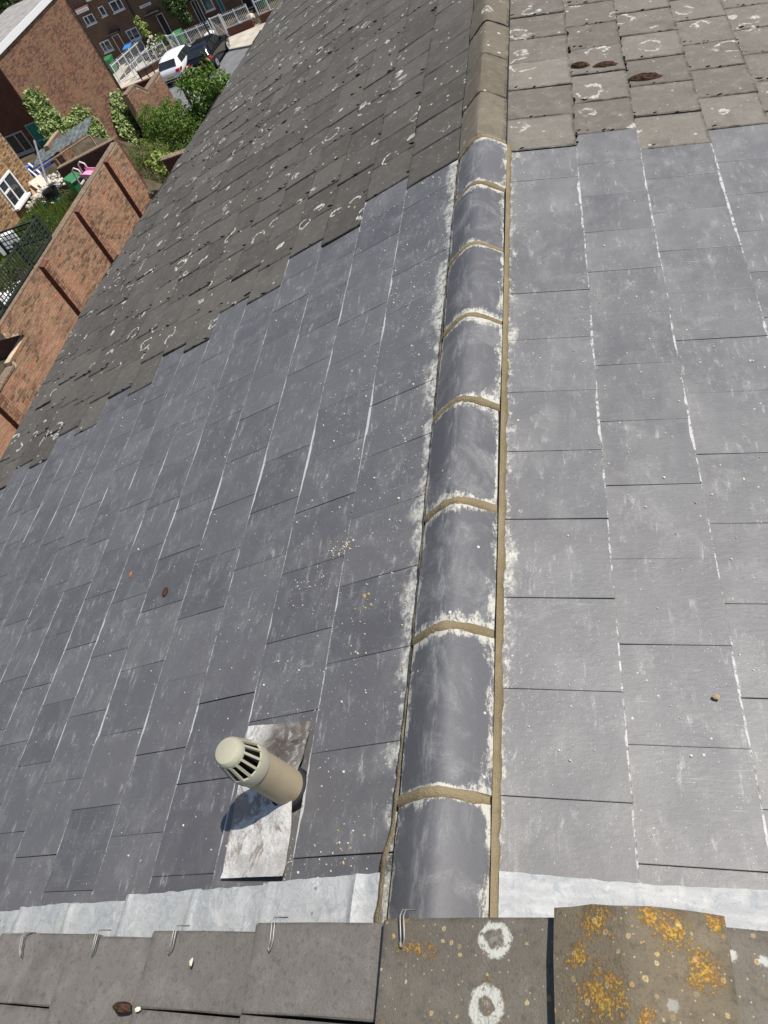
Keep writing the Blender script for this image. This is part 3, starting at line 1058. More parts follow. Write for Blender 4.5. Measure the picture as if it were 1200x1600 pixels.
# --- vent pipe through its lead slate
VD, VY = .53, .72
VX = LS.at(VD, VY, .019).x
VZ = LS.at(VD, VY, .019).z
vent = thing('vent_pipe', (VX, VY, VZ), 'olive plastic soil vent pipe with slotted cowl, standing on the slates', 'vent pipe')
VH = .338
vent.rotation_euler = Vector((-.07, -.04, 1)).to_track_quat('Z', 'Y').to_euler()
pm = MB(); pm.lathe([(.0555, -.09), (.0555, VH - .105), (.0525, VH - .105), (.0525, -.09)], (VX, VY, VZ), 40)
smooth_angle(pm.build('pipe', MT['pipe'], vent), 40)
cm = MB(); cm.lathe([(.0530, VH - .125), (.0592, VH - .124), (.0605, VH - .118), (.0605, VH - .085), (.0590, VH - .079), (.0550, VH - .078), (.052, VH - .082)], (VX, VY, VZ), 40)
cowl = smooth_angle(cm.build('cowl', MT['cowl'], vent), 30)
tm = MB(); tm.lathe([(.0385, VH - .022), (.0432, VH - .021), (.0435, VH - .014), (.0415, VH - .004), (.036, VH + .003), (.026, VH + .006), (.0001, VH + .0065)], (VX, VY, VZ), 40)
cap = smooth_angle(tm.build('cap', MT['cowl'], vent), 30)
for k in range(14):
    a = 2 * math.pi * (k + .3) / 14
    rm = MB()
    p0 = Vector((VX + math.cos(a) * .0572, VY + math.sin(a) * .0572, VZ + VH - .083))
    p1 = Vector((VX + math.cos(a) * .0415, VY + math.sin(a) * .0415, VZ + VH - .016))
    rm.bar(p0, p1, .0068, .006, up=(math.cos(a), math.sin(a), .2))
    rm.build('rib', MT['cowl'], cowl)
im = MB(); im.lathe([(.034, VH - .12), (.031, VH - .015), (.0001, VH - .015)], (VX, VY, VZ), 24)
im.build('inner_tube', MT['dark'], vent)
km = MB()
km.lathe([(.066, -.09), (.066, .012), (.063, .020), (.0560, .024), (.0560, -.09)], (VX, VY, VZ), 32)
smooth_angle(km.build('collar', MT['rubber'], vent), 40)

# the lead slate under the pipe, sitting in the second course
def vent_sheet():
    mb = MB()
    nu, nv = 16, 22
    V = []
    for i in range(nu + 1):
        a = i / nu
        for j in range(nv + 1):
            b = j / nv
            d = (.492 + (.750 - .492) * a) * (1 - b) + (.492 + (.785 - .492) * a) * b
            y = (.470 + .006 * a) * (1 - b) + (.925 + .032 * a) * b
            r2 = (LS.at(d, y) - LS.at(VD, VY)).length
            o = .024 + .005 * a + mnoise.noise(Vector((d * 13, y * 10, 5))) * .005 + mnoise.noise(Vector((d * 35, y * 32, 9))) * .0025
            o += .028 * math.exp(-(r2 / .085) ** 2)
            if j == 0: o += .007
            V.append(LS.at(d + mnoise.noise(Vector((y * 18, 2, 7))) * .004, y, o))
    n2 = nv + 1
    F = [(i * n2 + j, i * n2 + j + 1, (i + 1) * n2 + j + 1, (i + 1) * n2 + j) for i in range(nu) for j in range(nv)]
    m = len(V)
    V2 = [p - LS.n * .003 for p in V]
    ring = [j for j in range(n2)] + [i * n2 + nv for i in range(1, nu + 1)] + [nu * n2 + j for j in range(nv - 1, -1, -1)] + [i * n2 for i in range(nu - 1, 0, -1)]
    F2 = [(ring[k], ring[(k + 1) % len(ring)], m + ring[(k + 1) % len(ring)], m + ring[k]) for k in range(len(ring))]
    mb.add(V + V2, F + F2 + [tuple(m + i for i in f[::-1]) for f in F])
    return smooth_angle(mb.build('vent_flashing', MT['lead_old'], house_new), 40)


vent_sheet()

# ------------------------------------------------------------------ the near roof
NOFF = .25
NL = Slope(-1, bL, P0 + LS.n * NOFF)
NX, NZ = -.165, CZ - 1.545
NR = Slope(1, bR, Vector((NX, 0, NZ)))
nslope = deck(NL, -.50, 5.3, -6.0, .27, -.05).build('roof_slope', MT['deck'], house_near)
nslopeR = deck(NR, .0, 4.5, -6.0, .27, -.05).build('roof_slope', MT['deck'], house_near)
NT_T = [-.49, -.085, .305, .705, 1.095, 1.52, 1.92, 2.32, 2.72, 3.12]
NT_Y = [.303, .303, .293, .285, .300, .298, .295, .29, .29]
NT_J = [.02, .121, .118, .02, .11, .02, .11, .02, .11]
for k in range(9):
    g = NT_T[k + 1] - NT_T[k]
    mat = MT['front_lichen'] if k == 0 else MT['front_tile']
    yy = NT_Y[k]
    for row in range(3):
        low = NT_J[k] - .343 * row
        w = yy - low - .004
        me = get_tile('concrete_tile', g, w, .034, .030, .06, mat, rough=.0016, var=row, bev=.004)
        R, p = tile_matrix(NL, NT_T[k], yy, g, .034, -.030, .8)
        o = place_tile('concrete_tile', me, R, p, nslope)
        if k == 0 and row == 0: o['label'] = 'concrete tile with two white ring lichens'
        yy = low
yy = .312
for k, (h, t) in enumerate(((.075, .48), (.48, .88), (.88, 1.28))):
    for row in range(2):
        w = .34
        me = get_tile('concrete_tile', t - h, w, .03, .028, .06, MT['front_lichen'], rough=.0016, var=row, bev=.004)
        R, p = tile_matrix(NR, h, .312 - .343 * (row + 1), t - h, .03, -.02, .8)
        place_tile('concrete_tile', me, R, p, nslopeR)
nprof = [Vector((x, 0, CZ + z)) for x, z in [(-.289, -1.526), (-.250, -1.509), (-.215, -1.494), (-.180, -1.480), (-.160, -1.4745), (-.145, -1.4745), (-.12, -1.482), (-.085, -1.497), (-.045, -1.515), (-.003, -1.534)]]
for i in range(3):
    o = ridge_tile(nprof, .312 - .46 * (i + 1) + .004, .312 - .46 * i, MT['front_ridge'], house_near, 300 + i, thick=.020, rough=.0016)
    if i == 0: o['label'] = 'concrete ridge tile crusted with orange lichen'


# wire clips hooked over the verge tiles
def clip(d, y, d2, y2, label):
    p = NL.at(d, y, .012)
    o = thing('tile_clip', tuple(p), label, 'tile clip', 'wire clips on the verge tiles')
    mb = MB()
    du = (d2 - d)
    L = []
    for s in (-1, 1):
        off = .0045 * s
        pts = [NL.at(d + off, y + .012, -.02), NL.at(d + off, y + .006, .013), NL.at(d + off, y - .006, .019), NL.at(d + off + du * .3, y - .040, .016),
               NL.at(d + off + du * .6 + .004, y - .048, .014), NL.at(d + off + du * .8 + .009, y2 + .004, .012)]
        L.append(pts)
    path = L[0] + [NL.at(d + du + .010, y2 - .002, .011)] + L[1][::-1]
    mb.tube(path, .0014, 6)
    mb.build('wire', MT['wire'], o, smooth=True)


for (d, y, d2, y2, lb) in ((1.345, .292, 1.318, .235, 'bent wire clip on the verge tile furthest down the slope'),
                           (.938, .292, .940, .237, 'bent wire clip on the fourth verge tile left of the ridge tiles'),
                           (.588, .296, .593, .241, 'bent wire clip on the verge tile below the stained vent flashing'),
                           (.229, .306, .225, .245, 'bent wire clip below the wide blue grey lead piece'),
                           (-.146, .310, -.157, .251, 'bent wire clip on the tile with white ring lichens')):
    clip(d, y, d2, y2, lb)

# ------------------------------------------------------------------ loose bits on the roofs
crumbs, tan = MB(), MB()
for i in range(1500):
    left = random.random() < .62
    if left:
        d = .14 + abs(random.gauss(0, .42)) + .02; yy = random.uniform(.5, 4.0)
        if random.random() < .25: d = random.uniform(.2, 3.2)
        if d > 4: continue
        if yy < .35 + .75 * (d - 1.9): continue
        p = LS.at(d, yy, .0); k = next((k for k in range(16) if TAIL_L[k + 1] > d), 15)
        fr = (d - TAIL_L[k]) / (TAIL_L[k + 1] - TAIL_L[k])
        p = LS.at(d, yy, -.0075 + .0275 * fr + .0012)
    else:
        d = random.uniform(.18, 1.7); yy = random.uniform(.55, 3.95)
        k = next((k for k in range(7) if TAIL_R[k + 1] > d), 6)
        fr = (d - TAIL_R[k]) / (TAIL_R[k + 1] - TAIL_R[k])
        p = RS.at(d, yy, -.014 + .034 * fr + .0012)
    r = min(.0055, .0013 + random.expovariate(1 / .0011))
    (tan if random.random() < .12 else crumbs).blob(p, r, i)
for (cx, cy, n, sp, big) in ((.50, 1.60, 70, .03, .003), (.62, 1.52, 40, .05, .0025), (.33, 1.32, 8, .03, .007), (.62, 1.45, 60, .12, .0018), (.50, .49, 45, .05, .003), (.30, .50, 40, .07, .003)):
    for i in range(n):
        d, yy = cx + random.gauss(0, sp), cy + random.gauss(0, sp * .7)
        k = next((k for k in range(16) if TAIL_L[k + 1] > d), 15)
        fr = (d - TAIL_L[k]) / (TAIL_L[k + 1] - TAIL_L[k])
        (tan if big > .005 or random.random() < .4 else crumbs).blob(LS.at(d, yy, -.0075 + .0275 * fr + .001), big * random.uniform(.4, 1.3), i * 7)
tag(crumbs.build('mortar_crumbs', MT['crumb']), 'pale crumbs of cement scattered over the slates', 'mortar crumbs', kind='stuff')
tag(tan.build('mortar_crumbs', MT['crumb_tan']), 'tan crumbs of mortar fallen beside the ridge', 'mortar crumbs', kind='stuff')


def moss_pad(sl, d, y, ld, ly, off, label, mat='moss', seed=0):
    rr = random.Random(seed)
    c = sl.at(d, y, off)
    mb = MB()
    nr, ns = 5, 14
    vs = [tuple(sl.at(d, y, off + .014))]
    for r in range(1, nr + 1):
        for k in range(ns):
            a = 2 * math.pi * k / ns
            ra = r / nr * (1 + .22 * mnoise.noise(Vector((math.cos(a) * 2 + seed, math.sin(a) * 2, seed))))
            h = .018 * (1 - (r / nr) ** 2) + rr.uniform(-.004, .004) - (.006 if r == nr else 0)
            vs.append(tuple(sl.at(d + math.cos(a) * ra * ld, y + math.sin(a) * ra * ly, off + h)))
    fs = [(0, 1 + k, 1 + (k + 1) % ns) for k in range(ns)]
    for r in range(nr - 1):
        for k in range(ns):
            fs.append((1 + r * ns + k, 1 + (r + 1) * ns + k, 1 + (r + 1) * ns + (k + 1) % ns, 1 + r * ns + (k + 1) % ns))
    mb.add(vs, fs)
    o = mb.build('moss_clump', MT[mat], loc=tuple(c))
    tag(o, label, 'moss', 'moss clumps growing on the old tiles')


for i, a in enumerate(((.565, 4.93, .060, .030, .002, 'short brown moss pad in the joint just right of the far ridge tiles'),
                       (.715, 4.905, .085, .034, .010, 'long brown moss pad, left of the longest one on the sunny tiles'),
                       (.93, 4.755, .105, .042, .004, 'longest brown moss pad on the sunny old tiles'))):
    moss_pad(RS, *a, seed=i + 3)
md = MB()
for k in range(460):          # moss beads lodged in the joints of the old tiles
    c = random.randrange(1, 15)
    yy = BD_L[c] + .003 + OW * random.randrange(0, 16) + random.gauss(0, .002)
    d = TAIL_L[c] + random.random() ** 2 * .32
    md.blob(LS.at(d, yy, .018), random.uniform(.004, .010), k, (2.4, .55, .8))
for k in range(110):
    c = random.randrange(0, 5)
    yy = BD_R[c] + .003 + OW * random.randrange(0, 6) + random.gauss(0, .002)
    d = TAIL_R[c] + random.random() * .32
    md.blob(RS.at(d, yy, .012), random.uniform(.003, .008), k, (2.2, .6, .7))
for k in range(40):
    c = random.randrange(0, 5)
    md.blob(RS.at(TAIL_R[c + 1] + .006, BD_R[c] + random.random() * 2.4, .0), random.uniform(.006, .016), k)
tag(md.build('joint_moss', MT['moss_dark']), 'black moss lodged in the joints of the old tiles', 'moss', kind='stuff')
o = MB().blob(LS.at(1.63, 1.76, .016), .016, 5, (1, 1.7, .7)).build('dead_leaf', MT['moss']); tag(o, 'curled brown leaf lying on the shaded slates', 'leaf')
o = MB().blob(LS.at(2.02, 1.98, .016), .010, 8, (1, 2.2, .35)).build('dead_leaf', MT['leafdry']); tag(o, 'small orange dry leaf on the slates further down the slope', 'leaf')
o = MB().blob(RS.at(.74, .965, .024), .009, 9, (1.5, 1, .7)).build('pebble', MT['crumb_tan']); tag(o, 'tan mortar pebble lying on the sunlit slates', 'pebble')
o = MB().blob(NL.at(.66, .118, .018), .007, 12, (1.4, 1, .5)).build('pale_chip', MT['shell']); tag(o, 'cream chip caught in a joint of the foreground tiles', 'chip')
o = MB().blob(NL.at(.50, .222, .014), .008, 14, (.7, 1.3, .4)).build('pale_chip', MT['shell']); tag(o, 'white chip lying on a foreground tile beside a wire clip', 'chip')
moss_pad(NL, .755, .121, .035, .014, .0, 'rust brown moss in a joint of the foreground tiles', seed=21)

# house bodies below the roofs
for h, ya, yb, zt, nm in ((house_new, .3, 3.98, 10.55, 0), (house_far, 4.02, 13.3, 10.55, 1), (house_near, -5.8, .1, 10.7, 2)):
    mb = MB(); mb.box((-.66, (ya + yb) / 2, (4.1 + zt) / 2), (8.6, yb - ya, zt - 4.1))
    mb.build('wall', MT['brick_dark'], h)

# ------------------------------------------------------------------ ground
def land(x, y):
    t = min(1, max(0, (y - 34.2) / 6.0)); t = t * t * (3 - 2 * t)
    q = min(1, max(0, (y - 25.2) / 5)) * min(1, max(0, (x + 23.2) / 2.5)) if x < -8 else 0
    return max(0, 4.1 * (1 - t) - 3.0 * q * (1 - t))


def garden_rise(x, y):
    a = min(1, max(0, (x + 22.8) / 2.6)); b = min(1, max(0, (29.5 - y) / 3.5)); c = min(1, max(0, (y - 12) / 3)); d = 1 if x < -15.55 else 0
    return .9 * a * a * (3 - 2 * a) * b * b * (3 - 2 * b) * c * d


def ground():
    xs = np.concatenate([np.linspace(-600, -60, 8), np.linspace(-55, 10, 45), np.linspace(20, 600, 8)])
    ys = np.concatenate([np.linspace(-600, -20, 8), np.linspace(-10, 70, 110), np.linspace(80, 900, 10)])
    V, F = [], []
    for yv in ys:
        for xv in xs:
            z = land(xv, yv)
            z += garden_rise(xv, yv)
            V.append((xv, yv, z))
    n = len(xs)
    F = [(j * n + i, j * n + i + 1, (j + 1) * n + i + 1, (j + 1) * n + i) for j in range(len(ys) - 1) for i in range(n - 1)]
    mb = MB(); mb.add(V, F)
    o = mb.build('ground', MT['soil']); o['kind'] = 'structure'


ground()
mb = MB(); mb.add([(-60, 40.6, .012), (30, 40.6, .012), (30, 53.4, .012), (-60, 53.4, .012)], [(0, 1, 2, 3)])
mb.build('road', MT['asphalt'])['kind'] = 'structure'
KP = [(-45, 52.9), (-29.5, 52.9), (-22.6, 52.5), (-22.0, 52.2), (-20.5, 51.5), (-12, 51.3), (30, 51.3)]
mb = MB(); mb.prism([(x, y + .13) for x, y in KP] + [(30, 60), (-45, 60)], 2, -.05, .12)
mb.build('pavement', MT['paving'])['kind'] = 'structure'
mb = MB(); mb.prism(KP + [(x, y + .127) for x, y in KP[::-1]], 2, -.05, .124)
mb.build('kerb', MT['kerb'])['kind'] = 'structure'
mb = MB(); mb.prism([(-32, 55.0), (-15, 55.0), (-15, 58.9), (-32, 58.9)], 2, .0, .135)
mb.build('front_garden_ground', MT['soil'])['kind'] = 'structure'
mb = MB(); mb.prism([(-31.2, 54.2), (-27.4, 54.75), (-27.4, 55.6), (-30.9, 56.9)], 2, .0, .15)
mb.build('path', MT['paving'])['kind'] = 'structure'


# ------------------------------------------------------------------ brickwork
def bricks_x(x, y0, y1, z0, z1, inside=None, proud=.007, seed=0, L=.225, H=.075):
    """single bricks standing proud of a wall face that looks towards +x"""
    rr = random.Random(seed)
    mb = MB()
    rows = int((z1 - z0) / H)
    for r in range(rows):
        z = z0 + r * H
        yy = y0 - (L / 2 if r % 2 else 0)
        while yy < y1:
            ln = L if rr.random() < .8 else L / 2
            a, b = max(yy + .008, y0), min(yy + ln - .008, y1)
            yy += ln
            if b - a < .04: continue
            if inside and not inside((a + b) / 2, z + H / 2): continue
            p = proud + rr.uniform(-.003, .004)
            c0, c1 = z + .008, z + H - .008
            mb.add([(x - .01, a, c0), (x - .01, b, c0), (x - .01, b, c1), (x - .01, a, c1), (x + p, a, c0), (x + p, b, c0), (x + p, b, c1), (x + p, a, c1)],
                   [(4, 5, 6, 7), (0, 1, 5, 4), (1, 2, 6, 5), (2, 3, 7, 6), (3, 0, 4, 7)])
    return mb


def poly_in(poly):
    def f(a, b):
        c = False
        n = len(poly)
        for i in range(n):
            x1, y1 = poly[i]; x2, y2 = poly[(i + 1) % n]
            if (y1 > b) != (y2 > b) and a < (x2 - x1) * (b - y1) / (y2 - y1) + x1: c = not c
        return c
    return f


# garden wall with piers
gw = thing('garden_wall', (-15.5, 18, 4.1), 'long orange brown brick garden wall with piers dark on their shaded side, just past the eaves', 'wall')
WP = [(11.0, 4.0), (24.45, 4.0), (24.45, 6.36), (14.75, 6.32), (14.75, 6.02), (15.46, 5.62), (14.28, 5.62), (14.28, 5.46), (11.0, 5.50)]
mb = MB(); mb.prism(WP, 0, -15.72, -15.5); mb.build('core', MT['mortar_pale'], gw)
bricks_x(-15.5, 11.0, 24.45, 4.0, 6.36, poly_in(WP), seed=1).build('brickwork', MT['brick_wall'], gw, kind='stuff')
cp = MB(); cp.prism([(14.76, 6.322), (24.46, 6.362), (24.46, 6.392), (14.76, 6.352)], 0, -15.73, -15.488); cp.build('coping', MT['coping'], gw)
cp = MB(); cp.prism([(11.0, 5.502), (14.27, 5.462), (14.27, 5.512), (11.0, 5.552)], 0, -15.76, -15.47); cp.build('coping', MT['coping'], gw)
for yp, zt in ((23.08, 6.40), (20.27, 6.34), (17.47, 6.34), (12.85, 5.5)):
    pm = MB(); pm.prism([(-15.5, 4.0), (-15.345, 4.0), (-15.345, zt - .06), (-15.5, zt)], 1, yp, yp + .34)
    pr = pm.build('pier', MT['brick_dark'], gw)  # sides get darker brick than the front, shade put into the colour
    bb = bricks_x(-15.345, yp, yp + .34, 4.0, zt - .07, seed=int(yp * 7))
    bb.build('brickwork', MT['brick_wall'], pr, kind='stuff')
rt = thing('brick_wall', (-16.6, 15.6, 4.1), 'low dark brick cross wall in the shade behind the garden wall notch', 'wall')
mb = MB(); mb.box((-16.9, 15.7, 5.0), (2.3, .22, 1.9)); mb.build('core', MT['brick_dark'], rt)
rt = thing('brick_wall', (-17.8, 24.8, 5.0), 'shaded brick cross wall behind the green wheeled bin and pink slide', 'wall')
mb = MB(); mb.prism([(-15.73, 4.0), (-15.73, 6.34), (-18.4, 6.08), (-18.4, 4.0)], 1, 24.72, 24.94); mb.build('core', MT['brick_dark'], rt)
mb = MB(); mb.prism([(-15.73, 6.343), (-15.73, 6.39), (-18.4, 6.13), (-18.4, 6.083)], 1, 24.69, 24.97); mb.build('coping', MT['coping'], rt)
rt = thing('brick_wall', (-12.7, 21.8, 4.1), 'low dark brick wall in front of the lime green bush, right at the eaves', 'wall')
mb = MB(); mb.add([(-13.3, 22.62, 4), (-12.35, 22.55, 4), (-12.35, 22.77, 4), (-13.3, 22.84, 4), (-13.3, 22.62, 5.98), (-12.35, 22.55, 5.98), (-12.35, 22.77, 5.98), (-13.3, 22.84, 5.98)],
                  [(0, 3, 2, 1), (4, 5, 6, 7), (0, 1, 5, 4), (1, 2, 6, 5), (2, 3, 7, 6), (3, 0, 4, 7)])
mb.box((-12.25, 21.7, 4.98), (.2, 1.9, 1.98)); mb.build('core', MT['brick_dark'], rt)
mb = MB(); mb.box((-12.25, 21.7, 6.0), (.26, 1.94, .05)); mb.box((-12.86, 22.7, 6.01), (.95, .28, .05)); mb.build('coping', MT['coping'], rt)

# ------------------------------------------------------------------ neighbouring houses beyond the gardens
hA = thing('brick_house', (-25.5, 25.0, 4.1), 'buff brick house with the white framed window, at the left edge', 'house')
AX = -23.4
hole = (27.47, 28.69, 4.34, 5.42)
mb = MB(); mb.box((-25.7, 24.6, 6.8), (4.58, 10.3, 5.9)); mb.build('wall', MT['mortar_pale'], hA)
bricks_x(AX, 22.5, 29.74, 3.8, 9.6, lambda a, b: not (hole[0] - .1 < a < hole[1] + .1 and hole[2] - .05 < b < hole[3] + .04), seed=5).build('brickwork', MT['brick_buff'], hA, kind='stuff')
mb = MB(); mb.prism([(-28.3, 9.7), (-23.1, 9.7), (-25.7, 11.0)], 1, 19.2, 29.9); mb.build('roof', MT['felt'], hA)


def window_x(parent, x, y0, y1, z0, z1, bars_y=(), bars_z=(), fm='white', fw=.075, gl='glass', sill=True, dep=.07):
    fr = MB()
    for (a, b, c, d) in ((y0, y0 + fw, z0, z1), (y1 - fw, y1, z0, z1), (y0 + fw, y1 - fw, z0, z0 + fw), (y0 + fw, y1 - fw, z1 - fw, z1)):
        fr.box((x + dep / 2 - .01, (a + b) / 2, (c + d) / 2), (dep, b - a, d - c))
    for (yb, a, b) in bars_y: fr.box((x + dep / 2 - .013, yb, (a + b) / 2), (dep - .006, fw, b - a))
    for (zb, a, b) in bars_z: fr.box((x + dep / 2 - .016, (a + b) / 2, zb), (dep - .012, b - a, fw))
    w = fr.build('window', MT[fm], parent)
    g = MB(); g.box((x + .012, (y0 + y1) / 2, (z0 + z1) / 2), (.012, y1 - y0 - fw, z1 - z0 - fw)); g.build('pane', MT[gl], w)
    if sill:
        q = MB(); q.box((x + .09, (y0 + y1) / 2, z0 - .04), (.26, y1 - y0 + .1, .075)); q.build('sill', MT[fm], w)
    return w


window_x(hA, AX + .008, *hole, bars_y=((28.02, 4.42, 5.34),), bars_z=((4.98, 27.55, 27.98),))

hB = thing('brick_house', (-26.4, 38, 2.5), 'brown red brick house with white eaves board and climbing ivy', 'house')
BX, BY = -24.7, 34.15
mb = MB(); mb.box((-26.35, 38.15, 4.05), (3.29, 7.98, 8.1)); mb.build('wall', MT['mortar_brown'], hB)
bricks_x(BX, BY + .01, 42.13, .3, 8.02, seed=9).build('brickwork', MT['brick_gable'], hB, kind='stuff')
mb = MB(); mb.box((-26.35, BY - .004, 4.05), (3.27, .03, 8.06)); mb.build('end_wall', MT['brick_dark'], hB)  # face away from the sun, its shade deepened by a darker brick colour
mb = MB(); mb.box((-26.4, 38.1, 8.19), (3.35, 8.5, .10)); mb.build('roof', MT['felt'], hB)
mb = MB(); mb.box((-24.62, 38.1, 8.13), (.07, 8.55, .27)); mb.build('eaves_board', MT['white'], hB)
mb = MB(); mb.tube([(-24.56, 42.07, 8.0), (-24.6, 42.07, 7.6), (-24.62, 42.07, .2)], .045, 8); mb.build('drain_pipe', MT['rail_dark'], hB)


def window_y(parent, y, x0, x1, z0, z1, mull=(), trans=(), fm='white', fw=.06, gl='glass', sill=True, name='window'):
    """window in a wall that looks towards -y"""
    fr = MB(); dep = .06
    for (a, b, c, d) in ((x0, x0 + fw, z0, z1), (x1 - fw, x1, z0, z1), (x0 + fw, x1 - fw, z0, z0 + fw), (x0 + fw, x1 - fw, z1 - fw, z1)):
        fr.box(((a + b) / 2, y - dep / 2 + .01, (c + d) / 2), (b - a, dep, d - c))
    for m in mull: fr.box((m, y - dep / 2 + .014, (z0 + z1) / 2), (fw, dep - .008, z1 - z0 - 2 * fw))
    for t in trans: fr.box(((x0 + x1) / 2, y - dep / 2 + .017, t), (x1 - x0 - 2 * fw, dep - .014, fw))
    w = fr.build(name, MT[fm], parent)
    g = MB(); g.box(((x0 + x1) / 2, y - .010, (z0 + z1) / 2), (x1 - x0 - fw, .012, z1 - z0 - fw)); g.build('pane', MT[gl], w)
    if sill:
        q = MB(); q.box(((x0 + x1) / 2, y - .07, z0 - .035), (x1 - x0 + .1, .18, .06)); q.build('sill', MT[fm], w)
    return w


window_y(hB, BY - .02, -26.82, -25.74, 4.20, 5.12, mull=(-26.25,), fm='grey_frame')
dr = window_y(hB, BY - .02, -25.42, -24.82, 3.98, 5.25, trans=(4.45,), fm='grey_frame', fw=.04, gl='teal', sill=False, name='door')

# back terrace in the shade across the street
hT = thing('terrace_row', (-28, 62, 0), 'shaded brown brick terrace across the street, with white windows and a name plate', 'houses')
FY = 59.0
mb = MB(); mb.box((-28, 62, 2.6), (36, 6, 5.2)); mb.build('wall', MT['brick_face'], hT)
mb = MB(); mb.prism([(-.35, 4.05), (3.0, 5.6), (6.4, 4.05), (6.4, 3.98), (-.35, 3.98)], 0, -46, -33.2)
mb.v = [(x, FY + y, z) for x, y, z in mb.v]; mb.build('roof', MT['roof_red'], hT)
mb = MB(); mb.box((-38.0, FY - .36, 3.97), (9.6, .06, .2)); mb.box((-30.6, FY - .2, 4.38), (5.0, .06, .2)); mb.build('eaves_board', MT['white'], hT)
for (x0, x1, z0, z1, ml, gl) in ((-34.16, -33.32, 3.0, 3.57, (-33.82,), 'glass'), (-32.70, -32.28, 3.13, 3.72, (), 'glass'), (-31.74, -30.80, 3.06, 3.72, (-31.2,), 'glass'),
                                 (-34.07, -33.25, 1.08, 1.76, (-33.72,), 'glass'), (-31.70, -30.76, 1.10, 1.80, (-31.3,), 'glass'), (-25.34, -24.60, .96, 1.9, (), 'glass_teal'), (-29.5, -28.8, 3.3, 3.9, (), 'glass')):
    window_y(hT, FY, x0, x1, z0, z1, mull=ml, gl=gl)
for (x0, x1, z0, z1, cl) in ((-32.9, -32.3, .15, 1.85, 'roof_red'), (-28.95, -28.42, .15, 1.95, 'blackplastic'), (-26.1, -25.6, .15, 1.9, 'blackplastic'), (-24.28, -23.95, .4, 1.9, 'teal'), (-22.6, -21.9, .15, 2.0, 'blackplastic')):
    window_y(hT, FY, x0, x1, z0, z1, fm='white' if cl != 'teal' else 'grey_frame', fw=.045, gl=cl, sill=False, name='door')
for (x0, x1, z) in ((-33.0, -32.0, 2.02), (-29.5, -28.4, 2.22), (-26.6, -25.5, 2.1)):
    mb = MB(); mb.box(((x0 + x1) / 2, FY - .35, z), (x1 - x0, .7, .10)); mb.build('canopy', MT['rail_dark'], hT)
mb = MB(); mb.tube([(-30.45, FY - .05, 5.0), (-30.45, FY - .05, .1)], .05, 6); mb.build('drain_pipe', MT['rail_dark'], hT)
pl = MB(); pl.box((-29.28, FY - .03, 2.72), (.92, .03, .17)); sg = pl.build('name_plate', MT['white'], hT)
lt = MB()
for k in range(14):
    h = random.uniform(.04, .07)
    lt.box((-29.62 + k * .052, FY - .048, 2.72), (.028, .004, h))
lt.build('lettering', MT['rail_dark'], sg)

# ------------------------------------------------------------------ foliage


def leaves(mb, pts, nrm, size, flat=.5, asp=.65, curl=.18):
    for p, n in zip(pts, nrm):
        n = (Vector(n) + Vector((random.gauss(0, flat), random.gauss(0, flat), random.gauss(0, flat)))).normalized()
        t = n.orthogonal().normalized()
        t = (Matrix.Rotation(random.uniform(0, 6.28), 3, n) @ t)
        b = n.cross(t)
        s = size * random.uniform(.6, 1.25)
        p = Vector(p)
        mb.add([p - t * s * .5, p + b * s * asp * .5 + n * s * curl * .4, p + t * s * .5 - n * s * curl, p - b * s * asp * .5 + n * s * curl * .4], [(0, 1, 2, 3)])


def crown_points(blobs, n, seed, shell=.55):
    rr = random.Random(seed)
    P, N = [], []
    tot = sum(b[3] * b[4] * b[5] for b in blobs) if False else sum((b[3] * b[4] * b[5]) ** .67 for b in blobs)
    for b in blobs:
        k = int(n * (b[3] * b[4] * b[5]) ** .67 / tot)
        cl = [Vector((rr.gauss(0, 1), rr.gauss(0, 1), rr.gauss(0, 1))).normalized() for _ in range(max(6, k // 22))]
        for i in range(k):
            c = rr.choice(cl)
            d = (c + Vector((rr.gauss(0, .22), rr.gauss(0, .22), rr.gauss(0, .22)))).normalized()
            r = shell + (1 - shell) * rr.random() ** .6 + rr.gauss(0, .07)
            P.append((b[0] + d.x * r * b[3], b[1] + d.y * r * b[4], b[2] + d.z * r * b[5]))
            N.append(d + Vector((0, 0, .5)))
    return P, N


def shrub(name, base, blobs, n, size, mat, label, cat='shrub', trunk=None, group=None, asp=.6, flat=.5, seed=0, stems=4):
    t = thing(name, base, label, cat, group)
    P, N = crown_points(blobs, n, seed)
    mb = MB(); leaves(mb, P, N, size, flat, asp)
    mb.build('crown', MT[mat], t, kind='stuff')
    tr = MB()
    b0 = Vector(base)
    if trunk:
        top = Vector(blobs[0][:3])
        tr.tube([b0 - Vector((0, 0, .3)), b0.lerp(top, .5) + Vector((.05, .03, 0)), top], [trunk, trunk * .8, trunk * .45], 8)
    for k in range(stems):
        bl = blobs[k % len(blobs)]
        e = Vector(bl[:3]) + Vector((random.gauss(0, bl[3] * .3), random.gauss(0, bl[4] * .3), bl[5] * .3))
        s = b0 if not trunk else b0.lerp(Vector(blobs[0][:3]), .55)
        tr.tube([s, s.lerp(e, .5) + Vector((random.gauss(0, .05), random.gauss(0, .05), .05)), e], [.035, .025, .010], 5)
    tr.build('trunk', MT['bark'], t)
    return t


